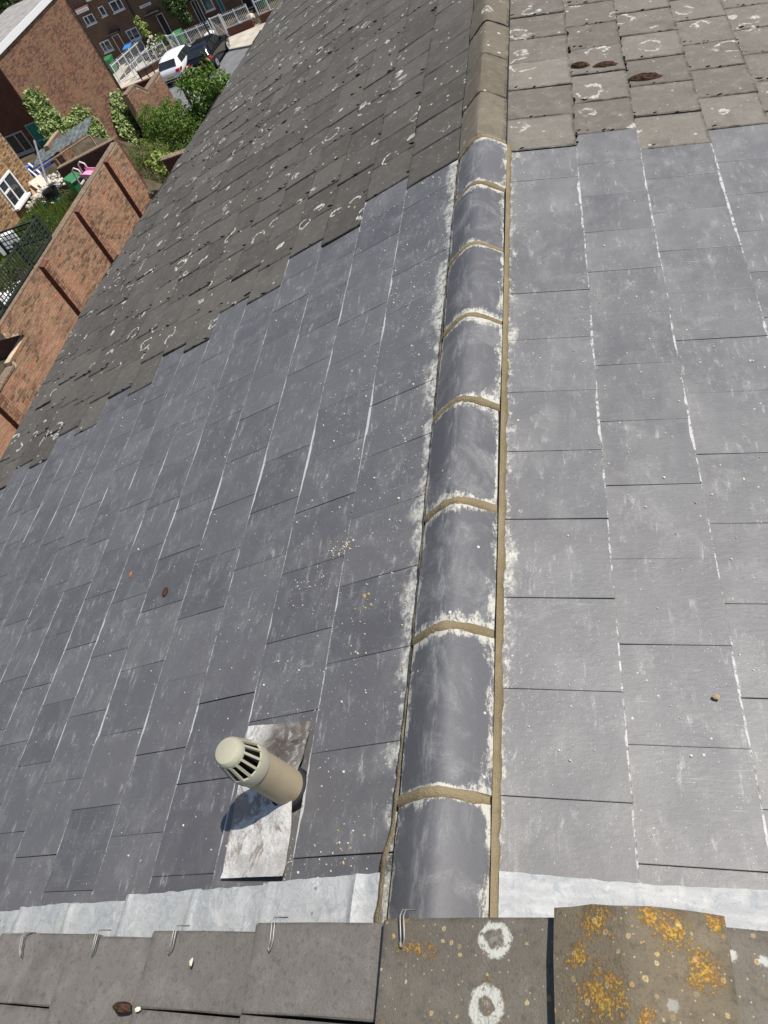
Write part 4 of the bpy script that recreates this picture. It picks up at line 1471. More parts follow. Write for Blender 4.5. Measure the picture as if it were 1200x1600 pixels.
GZ = 1.2
shrub('shrub', (-16.6, 30.0, GZ), [(-16.7, 30, 4.4, .9, .8, .75), (-16.0, 29.8, 4.5, .85, .8, .65), (-17.2, 30.2, 4.95, .5, .5, .42), (-15.3, 29.7, 4.0, .8, .8, .7), (-16.3, 29.4, 3.7, 1.0, .8, .8), (-16.1, 30.2, 5.0, .45, .45, .32), (-15.5, 29.6, 3.4, .9, .8, .7), (-17.1, 29.9, 4.1, .7, .7, .7)], 15000, .13, 'feather',
      'large feathery green shrub growing beyond the garden wall corner', asp=.34, flat=.8, seed=1)
shrub('shrub', (-16.5, 27.2, GZ), [(-16.6, 27.3, 4.75, .66, .55, .5), (-16.1, 27.2, 4.5, .6, .55, .5), (-16.6, 27.1, 4.1, .8, .6, .6)], 4600, .10, 'feather2',
      'small olive green feathery shrub between the big shrub and the lime bush', asp=.3, flat=.8, seed=2)
shrub('shrub', (-14.6, 30.5, GZ), [(-14.6, 30.4, 4.9, .85, .8, .8), (-13.9, 30.2, 5.2, .6, .6, .55), (-14.9, 30.6, 5.5, .5, .5, .45), (-14.2, 30.1, 4.3, .8, .7, .7), (-14.1, 30.6, 5.75, .22, .22, .55), (-15.2, 30.2, 4.2, .6, .6, .6), (-13.6, 30.2, 4.6, .5, .5, .5), (-14.8, 29.8, 3.5, .9, .8, .7)], 6500, .17, 'laurel',
      'glossy broad leaved shrub at the eaves, in front of the cars', asp=.5, seed=3)
shrub('shrub', (-14.4, 24.6, 4.0), [(-14.45, 24.6, 5.2, .45, .38, .3), (-14.1, 24.4, 4.95, .40, .34, .3), (-14.78, 24.7, 5.38, .33, .3, .22), (-14.4, 24.5, 4.85, .4, .3, .3)], 1700, .14, 'palebush',
      'lime green bush spilling over a low dark wall', asp=.6, seed=4)
shrub('shrub', (-15.3, 26.3, 2.5), [(-15.3, 26.2, 3.8, 1.0, .9, .6), (-14.6, 25.4, 3.8, .9, .8, .6), (-16.3, 25.8, 3.6, .9, .6, .7)], 2600, .10, 'treedark',
      'dark low growth in the shade below the lime bush', asp=.5, seed=14)
# cordyline
cd = thing('cordyline', (-16.7, 33.0, 3.9), 'spiky palm like plant beside the glossy shrub', 'plant')
mb = MB(); mb.tube([(-16.7, 33.0, 3.7), (-16.68, 33, 4.6)], .06, 7); mb.build('trunk', MT['bark'], cd)
mb = MB()
for k in range(70):
    a = random.uniform(0, 6.28); e = random.uniform(-.3, 1.3); L = random.uniform(.45, .7)
    d = Vector((math.cos(a) * math.cos(e), math.sin(a) * math.cos(e), math.sin(e)))
    o = Vector((-16.68, 33, 4.65)); s = d.cross(Vector((0, 0, 1))).normalized() * .022
    m = o + d * L * .55; tpt = o + d * L - Vector((0, 0, .16 * L))
    mb.add([o - s, o + s, m + s, m - s, tpt], [(0, 1, 2, 3), (3, 2, 4)])
mb.build('crown', MT['laurel'], cd, kind='stuff')


def ivy(poly, label, seed, n=900, lowz=None):
    rr = random.Random(seed)
    ins = poly_in(poly)
    ys = [p[0] for p in poly]; zs = [p[1] for p in poly]
    P, N = [], []
    cl = []
    while len(P) < n:
        y, z = rr.uniform(min(ys) - .1, max(ys) + .1), rr.uniform(min(zs) - .1, max(zs) + .1)
        jy, jz = y + rr.gauss(0, .10), z + rr.gauss(0, .10)
        if not ins(jy, jz): continue
        b = .5 + .5 * mnoise.noise(Vector((y * 2.2, z * 2.2, seed)))
        P.append((BX + .04 + b * .30 * rr.uniform(.35, 1), y, z)); N.append((.75, rr.uniform(-.3, .3), .75))
    t = thing('ivy', (BX + .05, sum(ys) / len(ys), min(zs)), label, 'ivy', 'ivy climbing the brown red house')
    mb = MB(); leaves(mb, P, N, .17, .42, .85, .12); mb.build('foliage', MT['ivy'], t, kind='stuff')
    st = MB()
    for k in range(5):
        y0 = rr.uniform(min(ys), max(ys)); y1 = y0 + rr.gauss(0, .3)
        st.tube([(BX + .03, y0, min(zs) - .3), (BX + .03, (y0 + y1) / 2 + .1, (min(zs) + max(zs)) / 2), (BX + .03, y1, max(zs) - .3)], .014, 4)
    st.build('stem', MT['bark'], t)


ivy([(34.2, 6.25), (34.75, 6.35), (35.35, 5.95), (35.6, 5.2), (35.65, 4.6), (35.55, 3.9), (35.7, 3.0), (35.5, 2.3), (34.4, 2.9), (33.9, 3.9), (33.75, 4.7), (33.95, 5.6)], 'ivy patch on the corner of the house, beside the teal door', 1, 2600)
ivy([(35.0, 3.4), (35.25, 3.75), (35.9, 4.35), (36.3, 4.35), (36.7, 4.2), (37.0, 4.3), (37.5, 4.15), (37.9, 3.9), (38.3, 3.2), (38.4, 2.5), (38.3, 1.7), (36.95, 2.2), (35.1, 2.6)], 'broad ivy patch in the middle of the brown red wall', 2, 3000)
ivy([(40.7, 3.25), (41.3, 3.15), (42.05, 2.8), (42.7, 1.9), (42.5, .9), (40.2, .9), (39.4, 1.9), (39.9, 2.65)], 'ivy patch at the far end of the brown red wall', 3, 2200)

shrub('small_tree', (-29.6, 57.6, .1), [(-29.62, 57.6, 1.85, .42, .42, .42), (-29.7, 57.6, 2.35, .28, .28, .32), (-29.6, 57.6, 1.4, .35, .35, .35)], 900, .16, 'palebush', 'small pale green tree in front of a white window across the street', 'tree', trunk=.04, seed=6)
shrub('small_tree', (-26.4, 57.3, .1), [(-26.5, 57.3, 2.2, .75, .6, .7), (-26.8, 57.3, 3.0, .6, .5, .6), (-26.2, 57.2, 1.5, .5, .5, .6), (-26.0, 57.2, 2.4, .4, .4, .4)], 2600, .16, 'treedark', 'dark bushy tree with pale leaf tips in front of the far terrace', 'tree', trunk=.06, seed=7)
rb = shrub('rose_bush', (-28.5, 56.5, .1), [(-28.5, 56.5, .95, .75, .5, .5), (-29.0, 56.4, .8, .5, .4, .4)], 1300, .09, 'laurel', 'rose bush with cream flowers behind the white railings', 'shrub', seed=8)
mb = MB()
for i, (p, nn) in enumerate(zip(*crown_points([(-28.5, 56.45, 1.0, .78, .52, .52), (-29.0, 56.4, .85, .52, .42, .42)], 110, 9, .9))):
    mb.blob(p, .055, i)
mb.build('blooms', MT['petal'], rb, kind='stuff')
for i, (x, y, z, r) in enumerate(((-41.5, 63, 6.2, 2.0), (-38.5, 66, 6.6, 2.0), (-45, 67, 7.5, 2.6))):
    shrub('broadleaf_tree', (x, y, 0), [(x, y, z, r, r, r * .8), (x + 1, y - .5, z - .6, r * .7, r * .7, r * .6), (x - 1.1, y, z + .3, r * .7, r * .7, r * .6)], 2500, .32, 'treedark',
          ('dark tree behind the flat grey roof, nearest its edge', 'dark tree at the top left corner, right of its neighbour', 'tallest dark tree in the top left corner')[i], 'tree', trunk=.2, group='trees behind the flat roof', seed=20 + i)

# grass in the garden
mb = MB()
for k in range(9500):
    x, y = random.uniform(-20.8, -15.9), random.uniform(20.5, 25.4)
    if y > 24.65 and x > -18.4: continue
    z = 4.1 + garden_rise(x, y)
    h = random.uniform(.14, .46) * (.6 + .6 * abs(mnoise.noise(Vector((x * 1.4, y * 1.4, 2)))))
    a = random.uniform(0, 6.28); w = .014
    c, s = math.cos(a) * w, math.sin(a) * w
    lx, ly = random.gauss(0, .06), random.gauss(0, .06)
    mb.add([(x - c, y - s, z - .02), (x + c, y + s, z - .02), (x + lx, y + ly, z + h)], [(0, 1, 2)])
tag(mb.build('grass', MT['grass']), 'long green grass in the garden beyond the orange brick wall', 'grass', kind='stuff')

# ------------------------------------------------------------------ garden clutter
def gz(x, y): return 4.1 + garden_rise(x, y)


def wheelie_bin(loc, mat, label, rz=0.0, sc=1.0, group=None, lidmat=None):
    t = thing('wheeled_bin', loc, label, 'bin', group, rz)
    t.scale = (sc, sc, sc)
    b = MB(); b.add([(-.22, -.24, .06), (.22, -.24, .06), (.22, .24, .06), (-.22, .24, .06), (-.29, -.34, .93), (.29, -.34, .93), (.29, .36, .93), (-.29, .36, .93)],
                    [(0, 3, 2, 1), (4, 5, 6, 7), (0, 1, 5, 4), (1, 2, 6, 5), (2, 3, 7, 6), (3, 0, 4, 7)])
    b.build('body', MT[mat], t, local=True)
    l = MB(); l.add([(-.31, -.38, .93), (.31, -.38, .93), (.31, .37, .95), (-.31, .37, .95), (-.29, -.35, .98), (.29, -.35, .98), (.29, .34, 1.05), (-.29, .34, 1.05)],
                    [(0, 3, 2, 1), (4, 5, 6, 7), (0, 1, 5, 4), (1, 2, 6, 5), (2, 3, 7, 6), (3, 0, 4, 7)])
    l.build('lid', MT[lidmat or mat], t, local=True)
    h = MB(); h.tube([(-.25, .37, .98), (-.25, .43, .97), (.25, .43, .97), (.25, .37, .98)], .016, 6); h.build('handle', MT[mat], t, local=True)
    for s in (-1, 1):
        w = MB(); w.tube([(.2 * s, .28, .10), (.26 * s, .28, .10)], .10, 12); w.build('wheel', MT['tyre'], t, local=True)
    return t


wheelie_bin((-17.62, 24.15, 5.06), 'greenbin', 'green wheeled bin in the garden, in front of the shaded cross wall', rz=.95, sc=.86)
# slide
sl = thing('slide', (-17.0, 23.7, 5.0), 'pink plastic toddler slide beside the green wheeled bin', 'slide')
def slide_prof(t): return Vector((-17.02 + 1.25 * t, 23.95 - .35 * t, 5.97 - .10 * t - .25 * t * t))
mb = MB()
rows = []
for k in range(9):
    p = slide_prof(k / 8)
    n = Vector((-.25, -1, 0)).normalized()
    rows.append([p + n * .19 + Vector((0, 0, .09)), p + n * .17, p - n * .17, p - n * .19 + Vector((0, 0, .09)), p - n * .21 + Vector((0, 0, .09)), p - n * .19 - Vector((0, 0, .03)), p + n * .19 - Vector((0, 0, .03)), p + n * .21 + Vector((0, 0, .09))])
mb.add([q for r in rows for q in r], [(i * 8 + j, i * 8 + (j + 1) % 8, (i + 1) * 8 + (j + 1) % 8, (i + 1) * 8 + j) for i in range(8) for j in range(8)])
mb.build('chute', MT['pink'], sl)
for s in (-1, 1):
    n = Vector((-.25, -1, 0)).normalized() * .19 * s
    c = slide_prof(0) + n
    mb = MB(); mb.tube([c + Vector((.12, 0, 0)), c + Vector((.10, 0, .22)), c + Vector((-.02, 0, .32)), c + Vector((-.14, 0, .24)), c + Vector((-.16, 0, 0)), c + Vector((-.22, 0, -.9))], .028, 7)
    mb.build('handrail', MT['palepink'], sl, smooth=True)
mb = MB()
for k in range(3): mb.bar(slide_prof(0) + Vector((-.20, -.2, -.25 - .22 * k)), slide_prof(0) + Vector((-.20, .2, -.25 - .22 * k)), .05)
mb.build('ladder', MT['palepink'], sl)
# black tub
x, y = -19.55, 25.15
tb = thing('garden_tub', (x, y, gz(x, y)), 'round black plastic tub standing in the garden rubble', 'tub')
mb = MB(); mb.lathe([(.001, .03), (.20, .03), (.27, .42), (.30, .44), (.30, .41), (.22, 0), (.001, 0)], (x, y, gz(x, y)), 22); smooth_angle(mb.build('body', MT['blackplastic'], tb), 40)
mb = MB(); mb.tube([(x + .08, y + .29, gz(x, y) + .42), (x + .16, y + .36, gz(x, y) + .34), (x + .28, y + .14, gz(x, y) + .42)], .025, 6); mb.build('handle', MT['bluebin'], tb)
# sheets, boards, tarp
mb = MB()
for i in range(9):
    for j in range(5):
        mb.v.append((-23.95 + i * .11 + .03 * math.sin(j * 2), 30.4 + i * .085 + j * .05, 4.62 + .16 * math.sin(i * .7 + j) * .5 + .07 * (j == 2) + .03 * random.random()))
mb.f = [(i * 5 + j, (i + 1) * 5 + j, (i + 1) * 5 + j + 1, i * 5 + j + 1) for i in range(8) for j in range(4)]
mb2 = MB(); mb2.add(mb.v + [(x, y, 4.3) for x, y, z in mb.v], mb.f + [tuple(45 + q for q in f[::-1]) for f in mb.f] + [(k, 45 + k, 45 + k + 5, k + 5) for k in range(0, 40, 5)] + [(k + 5, 45 + k + 5, 45 + k, k) for k in range(4, 40, 5)])
tag(mb2.build('tarpaulin', MT['tarp']), 'crumpled blue tarpaulin below the grey framed window', 'tarpaulin')
def plank(a, b, w, h, mat, label, name='plank', cat='plank', group=None, up=(0, 0, 1)):
    m = MB(); m.bar(a, b, w, h, up)
    o = m.build(name, MT[mat], loc=tuple(Vector(a).lerp(Vector(b), .5))); return tag(o, label, cat, group)
plank((-23.9, 30.7, 4.75), (-21.9, 28.6, 4.5), .07, .05, 'white', 'white plastic trim leaning by the corner of the buff house')
plank((-23.7, 30.2, 4.7), (-22.3, 28.8, 4.35), .06, .05, 'white', 'second white trim length lying just below the first')
plank((-23.2, 29.2, 4.5), (-21.9, 27.3, 4.35), .34, .04, 'timber', 'orange toned board lying against the buff house')
plank((-22.9, 29.1, 4.62), (-21.7, 27.9, 4.6), .62, .05, 'board', 'wide pale board on top of the garden rubble')
plank((-22.1, 28.4, 4.74), (-21.1, 27.3, 4.70), .45, .05, 'board', 'tilted pale board sloping towards the black tub')
plank((-22.6, 28.0, 4.35), (-21.2, 25.9, 4.55), .055, .05, 'white', 'long white stick lying in the grass below the white window')
plank((-20.5, 25.6, 4.95), (-19.4, 24.7, 5.1), .06, .04, 'white', 'white stick crossing a blue one in the grass')
plank((-20.4, 25.2, 4.98), (-19.3, 25.0, 5.06), .12, .06, 'bluebin', 'flat blue plastic piece lying in the grass')
plank((-22.4, 30.0, 5.7), (-21.4, 27.6, 4.6), .07, .06, 'metal', 'thin grey pole leaning over the clear sheets', 'pole', 'pole')
mb = MB()
for i in range(420):
    t = random.random()
    x, y = -23.0 + 2.6 * t + random.gauss(0, .35), 29.6 - 3.6 * t + random.gauss(0, .45)
    mb.blob((x, y, gz(x, y) + random.uniform(.0, .28)), random.uniform(.04, .16), i, (1, 1, .6))
tag(mb.build('rubble', MT['rubble']), 'heap of pale plaster rubble beside the buff house', 'rubble', kind='stuff')
# clear corrugated sheets lying on a low frame
cs = thing('corrugated_sheet', (-21.6, 30.6, 4.6), 'clear corrugated plastic sheets propped below the ivy', 'plastic sheet')
mb = MB()
A, B, Cc = Vector((-23.3, 29.9, 4.75)), Vector((-20.6, 30.9, 5.0)), Vector((.15, .95, .28))
for i in range(41):
    for j in (0, 1):
        p = A.lerp(B, i / 40) + Cc * j + Vector((0, 0, .012 * math.sin(i * 1.57) + .05 * mnoise.noise(Vector((i * .3, j, 1)))))
        mb.v.append(tuple(p))
mb.f = [(i * 2, i * 2 + 2, i * 2 + 3, i * 2 + 1) for i in range(40)]
nb = len(mb.v); mb.v += [(x, y, z - .012) for x, y, z in mb.v]; mb.f += [tuple(nb + q for q in f[::-1]) for f in mb.f]
mb.build('sheet', MT['sheet'], cs)
mb = MB(); mb.bar((-23.3, 29.85, 4.65), (-20.5, 30.8, 4.9), .06); mb.bar((-20.5, 30.8, 4.9), (-20.5, 30.8, 4.2), .05); mb.bar((-22.2, 30.2, 4.7), (-22.2, 30.2, 4.1), .05); mb.build('frame', MT['timber'], cs)
pz = thing('brick_pier', (-22.5, 31.3, 4.1), 'stub of brown brick wall between the tarpaulin and the ivy', 'wall')
mb = MB(); mb.box((-22.62, 31.35, 4.5), (.22, 1.3, 1.3)); mb.build('core', MT['mortar_brown'], pz)
bricks_x(-22.51, 30.7, 32.0, 4.0, 5.14, seed=33).build('brickwork', MT['brick_gable'], pz, kind='stuff')


# trellis
def trellis(p0, p1, z0, z1, step, label, posts=True, mat='trellis'):
    a, b = Vector(p0), Vector(p1)
    t = thing('trellis', (a.x, a.y, z0), label, 'trellis', 'trellis panels above the garden wall')
    d = (b - a); L = d.length; d.normalize()
    n = Vector((-d.y, d.x, 0))
    m = int(L / step)
    lat = MB()
    for k in range(1, m):
        q = a + d * (L * k / m)
        lat.bar((q.x, q.y, z0 + .03), (q.x, q.y, z1 - .03), .028, .012, up=tuple(n))
    lat.build('upright_slats', MT[mat], t, kind='stuff')
    lat = MB()
    rws = int((z1 - z0) / step)
    for k in range(1, rws):
        z = z0 + (z1 - z0) * k / rws
        o = n * .014
        lat.bar((a.x + o.x, a.y + o.y, z), (b.x + o.x, b.y + o.y, z), .012, .028)
    lat.build('cross_slats', MT[mat], t, kind='stuff')
    fr = MB(); fr.bar((a.x, a.y, z1 - .02), (b.x, b.y, z1 - .02), .05, .05); fr.bar((a.x, a.y, z0 + .02), (b.x, b.y, z0 + .02), .05, .05); fr.build('frame', MT[mat], t)
    if posts:
        for q in (a, b):
            po = MB(); po.box((q.x - .05, q.y, (z0 + z1) / 2 - .1), (.075, .075, z1 - z0 + .35)); po.build('post', MT[mat], t)


trellis((-15.62, 18.88, 0), (-15.62, 17.55, 0), 6.42, 7.08, .12, 'dark green trellis panel on the garden wall, with clear sky side gaps and no plant')
trellis((-15.62, 17.46, 0), (-15.62, 15.6, 0), 6.42, 7.08, .12, 'dark green trellis panel half covered by a climber, left of the bare one')
trellis((-15.62, 15.5, 0), (-15.62, 13.8, 0), 6.42, 7.08, .12, 'dark green trellis panel at the left edge, over white garden furniture')
trellis((-16.5, 20.0, 0), (-18.3, 20.0, 0), 5.95, 6.57, .14, 'open dark lattice set back in the garden, with pale boards behind')
shrub('climber', (-15.9, 16.7, 5.0), [(-15.95, 16.9, 6.72, .3, .55, .3), (-15.9, 16.3, 6.5, .25, .5, .32), (-16.1, 17.0, 6.3, .3, .5, .3)], 1100, .07, 'feather2', 'yellow green climber growing over the middle trellis', 'climber', seed=31)
shrub('shrub', (-17.2, 20.6, 5.0), [(-17.3, 20.7, 5.5, .8, .7, .5), (-18.2, 21.3, 5.4, .7, .6, .4), (-18.9, 22.6, 5.3, .6, .6, .4)], 1800, .09, 'treedark', 'dark green undergrowth behind the lattice', asp=.4, seed=32)
tag(MB().box((-19.9, 22.0, 5.4), (.75, .4, .5), rz=.6).build('white_crate', MT['white'], loc=(-19.9, 22.0, 5.4)), 'white plastic box behind the lattice at the left edge', 'box')
gt = thing('garden_table', (-17.4, 17.9, 4.9), 'round white garden table glimpsed through the leftmost trellis', 'table')
mb = MB(); mb.lathe([(.0001, 5.62), (.62, 5.62), (.64, 5.60), (.62, 5.57), (.0001, 5.57)], (-17.4, 17.9, 0), 26); smooth_angle(mb.build('top', MT['white'], gt), 40)
mb = MB(); mb.tube([(-17.4, 17.9, 4.9), (-17.4, 17.9, 5.57)], .05, 8); mb.build('leg', MT['white'], gt)


# ------------------------------------------------------------------ end wall with a notch, street things
vw = thing('notched_wall', (-23.9, 43.2, 0), 'brown brick wall with a notched top, beside the white car', 'wall')
VP = [(40.85, -.3), (45.45, -.3), (45.45, 2.18), (43.07, 2.20), (42.15, 2.93), (40.85, 2.98)]
mb = MB(); mb.prism(VP, 0, -24.1, -23.8); mb.build('core', MT['mortar_brown'], vw)
bricks_x(-23.8, 40.85, 45.45, -.2, 2.98, poly_in([(40.85, -.3), (45.45, -.3), (45.45, 2.08), (43.03, 2.10), (42.1, 2.84), (40.85, 2.90)]), seed=12).build('brickwork', MT['brick_gable'], vw, kind='stuff')
mb = MB(); mb.prism([(45.47, 2.183), (43.07, 2.203), (42.15, 2.933), (40.85, 2.983), (40.85, 3.05), (42.2, 3.0), (43.1, 2.27), (45.47, 2.25)], 0, -24.14, -23.77); mb.build('coping', MT['coping'], vw)
mb = MB(); mb.box((-25.6, 45.33, .9), (3.0, .22, 2.5)); mb.build('return_wall', MT['brick_dark'], vw)


def railing(p0, p1, z0, z1, label, wall=True, posts=.78, pale=.12, mat='white_paint', group='railings along the far pavement', name='railing_fence'):
    a, b = Vector((*p0, 0)), Vector((*p1, 0))
    t = thing(name, (a.x, a.y, 0), label, 'railing', group)
    d = b - a; L = d.length; d.normalize()
    n = Vector((-d.y, d.x, 0))
    if wall:
        w = MB(); w.bar((a.x, a.y, z0 / 2 + .05), (b.x, b.y, z0 / 2 + .05), .22, z0 + .1); w.build('low_wall', MT['brick_dark'], t)
        z0 = z0 + .1
    m = max(1, round(L / posts))
    for k in range(m + 1):
        q = a + d * (L * k / m)
        po = MB(); po.box((q.x, q.y, (z0 + z1) / 2 + .03), (.055, .055, z1 - z0 + .06)); po.build('post', MT[mat], t)
    for z in (z0 + .06, z1 - .06):
        r = MB(); r.bar((a.x, a.y, z), (b.x, b.y, z), .04, .045); r.build('rail', MT[mat], t)
    pl = MB()
    kk = int(L / pale)
    for k in range(kk):
        q = a + d * (pale * (k + .5))
        pl.box((q.x, q.y, (z0 + z1) / 2 + .03), (.014, .014, z1 - z0 + .06))
        pl.box((q.x, q.y, z1 + .06), (.022, .022, .025))
    pl.build('pales', MT[mat], t, kind='stuff')
    return t


def gate(p0, p1, z0, z1, label):
    a, b = Vector((*p0, 0)), Vector((*p1, 0))
    t = thing('metal_gate', (a.x, a.y, 0), label, 'gate')
    fr = MB()
    for q in (a, b): fr.box((q.x, q.y, (z0 + z1) / 2), (.09, .09, z1 - z0))
    for z in (z0 + .08, z1 - .06): fr.bar((a.x, a.y, z), (b.x, b.y, z), .05, .06)
    fr.build('frame', MT['white_paint'], t)
    br = MB(); br.bar((a.x, a.y - .01, z1 - .1), (b.x, b.y - .01, z0 + .12), .03, .045); br.build('brace', MT['white_paint'], t)
    pl = MB()
    for k in range(1, 7):
        q = a.lerp(b, k / 7); pl.box((q.x, q.y, (z0 + z1) / 2), (.013, .013, z1 - z0 - .16))
    pl.build('pales', MT['white_paint'], t, kind='stuff')


railing((-26.35, 54.75), (-23.75, 54.75), .45, 1.38, 'white railing on a low brick wall behind the black car')
railing((-22.75, 54.85), (-20.9, 54.85), .45, 1.40, 'white railing on a low brick wall at the right, above the pale pavement')
railing((-20.35, 54.9), (-17.8, 54.9), .45, 1.40, 'last bit of white railing showing above the old tiles')
railing((-29.6, 53.6), (-27.35, 54.65), .42, 1.36, 'white railing with a dark low wall beside the white car')
railing((-31.5, 54.3), (-30.2, 57.6), .12, 1.32, 'white railing running up the ramp to the far houses', wall=False)
railing((-30.0, 53.9), (-29.0, 57.3), .12, 1.05, 'inner white handrail of the pale ramp', wall=False, pale=5)
railing((-28.6, 51.9), (-27.6, 52.1), .0, .95, 'short dark railing above the notched wall', wall=False, mat='rail_dark', pale=.09, posts=.5)
gate((-27.0, 55.0), (-26.45, 54.95), .12, 1.5, 'white gate with a diagonal brace between the two railings')
gate((-23.6, 54.85), (-22.9, 54.9), .12, 1.5, 'white gate with a diagonal brace beside the lamp post')
for i in range(5):
    q = (-28.65 + i * .22, 52.35 + .05 * i, .24)
    tag(MB().blob(q, .13, i + 3, (1, 1, .9)).build('sandbag', MT['board'], loc=q), ('leftmost', 'second', 'middle', 'fourth', 'rightmost')[i] + ' pale sack of the row of five behind the short dark railing', 'sack', 'row of pale sacks')
lp = thing('lamp_post', (-23.85, 54.4, 0), 'tall dark lamp post behind the black car', 'lamp post')
mb = MB(); mb.tube([(-23.85, 54.4, 0), (-23.85, 54.4, 1.0), (-23.85, 54.4, 5.6)], [.075, .06, .045], 10); mb.build('column', MT['rail_dark'], lp, smooth=True)
mb = MB(); mb.bar((-23.85, 54.4, 5.6), (-23.85, 53.7, 5.75), .14, .08); mb.build('lantern', MT['metal'], lp)
wheelie_bin((-33.2, 57.3, .1), 'greenbin', 'green wheeled bin by the far houses, left of the ramp', sc=1.0)
wheelie_bin((-31.75, 58.2, .1), 'blackplastic', 'black wheeled bin with a blue lid outside the far houses', sc=1.0, lidmat='bluebin')
wheelie_bin((-26.75, 56.0, .1), 'greenbin', 'dark green bin standing behind the gate next to the white car', sc=1.1)
wheelie_bin((-21.0, 58.1, .1), 'greenbin', 'bin with a blue lid at the far right of the railings', sc=1.05, lidmat='bluebin')
tag(MB().blob((-22.0, 55.4, .35), .3, 5, (1, .8, .8)).build('blue_bag', MT['bluebin'], loc=(-22.0, 55.4, .35)), 'blue bag lying behind the right hand railing', 'bag')
tag(MB().blob((-24.3, 55.5, .4), .42, 6, (1.2, .8, .8)).build('white_sack', MT['white'], loc=(-24.3, 55.5, .4)), 'white bulk sack behind the railing near the lamp post', 'sack')
tag(MB().blob((-21.2, 55.6, .5), .3, 8, (1.2, .8, 1)).build('tan_sack', MT['board'], loc=(-21.2, 55.6, .5)), 'tan sack behind the right hand railing', 'sack')


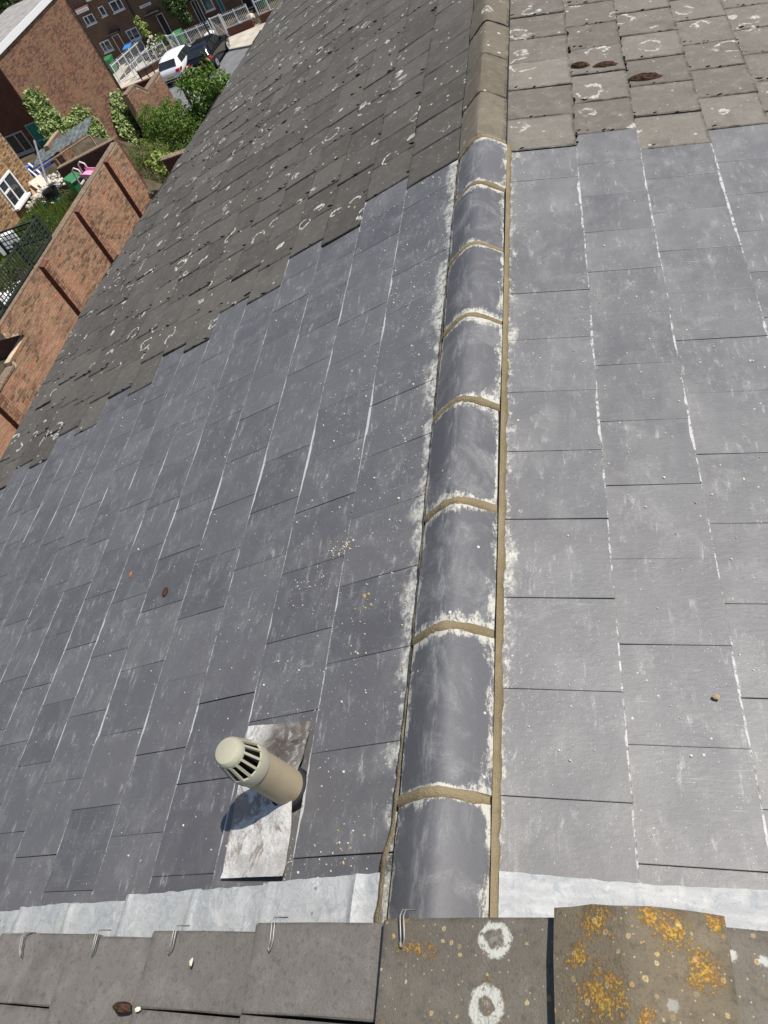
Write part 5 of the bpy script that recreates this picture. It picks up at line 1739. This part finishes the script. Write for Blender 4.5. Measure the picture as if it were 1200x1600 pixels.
# ------------------------------------------------------------------ cars
def car(loc, rz, paint, label, L=4.2, Wd=1.76, H=1.45):
    """hatchback, nose towards local +y, rear bumper at y = 0"""
    t = thing('parked_car', loc, label, 'car', 'cars parked nose in', rz)
    hw = Wd / 2
    # stations: y, underside, waist, top, half width low, half width waist, half width top
    ST = [(.00, .42, .62, .66, .78, .76, .70), (.05, .30, .80, .84, .92, .93, .84), (.16, .24, .92, .97, .97, .97, .84), (.36, .22, .94, 1.165, 1.0, .99, .76), (.62, .22, .95, 1.38, 1.0, 1.0, .72), (1.1, .22, .95, 1.44, 1.0, 1.0, .70), (1.9, .20, .94, 1.45, 1.0, 1.0, .70),
          (2.35, .20, .93, 1.40, 1.0, 1.0, .70), (2.75, .20, .92, 1.18, 1.0, .99, .74), (3.05, .21, .90, .98, 1.0, .98, .82), (3.6, .22, .82, .88, .99, .95, .80), (4.0, .26, .70, .76, .94, .88, .74), (4.17, .34, .56, .60, .80, .76, .66)]
    V = []
    for (y, zb, zw, zt, a, b, c) in ST:
        a, b, c = a * hw, b * hw, c * hw
        ring = [(-a * .93, zb), (-a, (zb + zw) * .5), (-b, zw), (-(b * .35 + c * .65), zw + (zt - zw) * .62), (-c, zt - .02), (-c * .5, zt + .015), (c * .5, zt + .015), (c, zt - .02), (b * .35 + c * .65, zw + (zt - zw) * .62), (b, zw), (a, (zb + zw) * .5), (a * .93, zb)]
        V += [(x, y * L / 4.2, z * H / 1.47) for x, z in ring]
    n = 12
    F = [(i * n + j, i * n + (j + 1) % n, (i + 1) * n + (j + 1) % n, (i + 1) * n + j) for i in range(len(ST) - 1) for j in range(n)]
    F.append(tuple(range(n))[::-1]); F.append(tuple((len(ST) - 1) * n + j for j in range(n)))
    mb = MB(); mb.add(V, F)
    body = mb.build('body', MT[paint], t, local=True)
    smooth_angle(body, 50)
    ky, kz = L / 4.2, H / 1.47

    def patch(name, quads, mat, parent=t):
        m = MB()
        for q in quads:
            c = sum((Vector(p) for p in q), Vector()) / len(q)
            nrm = (Vector(q[1]) - Vector(q[0])).cross(Vector(q[2]) - Vector(q[0])).normalized()
            if nrm.dot(c - Vector((0, L / 2, .6))) < 0: nrm = -nrm
            k = len(q)
            m.add([Vector(p) + nrm * .035 for p in q] + [Vector(p) - nrm * .03 for p in q], [tuple(range(k)), tuple(range(k, 2 * k))[::-1]] + [(i, k + i, k + (i + 1) % k, (i + 1) % k) for i in range(k)])
        return m.build(name, MT[mat], parent, local=True)
    P = lambda x, y, z: (x * hw, y * ky, z * kz)
    patch('rear_window', [[P(-.74, .20, 1.03), P(.74, .20, 1.03), P(.67, .53, 1.34), P(-.67, .53, 1.34)]], 'glass')
    patch('windscreen', [[P(-.80, 2.98, 1.02), P(.80, 2.98, 1.02), P(.68, 2.42, 1.38), P(-.68, 2.42, 1.38)]], 'glass')
    for s in (-1, 1):
        patch('side_window', [[P(.985 * s, .62, .99), P(.985 * s, 1.42, .99), P(.79 * s, 1.40, 1.36), P(.80 * s, .82, 1.33)], [P(.985 * s, 1.50, .99), P(.985 * s, 2.72, .97), P(.80 * s, 2.34, 1.33), P(.79 * s, 1.50, 1.36)]], 'glass')
        patch('tail_light', [[P(.93 * s, .035, .70), P(.64 * s, .015, .70), P(.64 * s, .06, .88), P(.93 * s, .09, .88)], [P(.955 * s, .08, .72), P(1.0 * s, .34, .76), P(1.0 * s, .34, .88), P(.955 * s, .10, .88)]], 'taillight')
        patch('headlight', [[P(.60 * s, 4.08, .60), P(.86 * s, 3.98, .62), P(.88 * s, 3.82, .76), P(.62 * s, 3.95, .74)]], 'alloy')
        m = MB(); m.box((s * (hw + .07), 2.55 * ky, 1.0 * kz), (.17, .10, .13)); m.build('mirror', MT[paint], t, local=True)
        for yy in (.72, 3.28):
            w = MB(); w.tube([(s * (hw - .20), yy * ky, .31), (s * (hw + .012), yy * ky, .31)], .31, 20)
            ty = w.build('wheel', MT['tyre'], t, local=True)
            r = MB(); r.tube([(s * (hw + .0), yy * ky, .31), (s * (hw + .024), yy * ky, .31)], .205, 16); r.build('rim', MT['alloy'], ty, local=True)
            h = MB(); h.tube([(s * (hw + .02), yy * ky, .31), (s * (hw + .032), yy * ky, .31)], .05, 8); h.build('hub', MT['tyre'], ty, local=True)
    patch('number_plate', [[P(-.29, .0, .50), P(.29, .0, .50), P(.29, .012, .60), P(-.29, .012, .60)]], 'plate')
    patch('bumper', [[P(-.72, .012, .34), P(.72, .012, .34), P(.74, .02, .42), P(-.74, .02, .42)]], 'blackplastic')
    return t


car((-25.55, 49.75, .01), math.radians(-4), 'carwhite', 'white hatchback parked nose in, beside the notched wall', L=4.15)
car((-23.25, 49.45, .01), math.radians(-3), 'carblack', 'black hatchback with yellow plate, parked right of the white one', L=3.95, H=1.5)
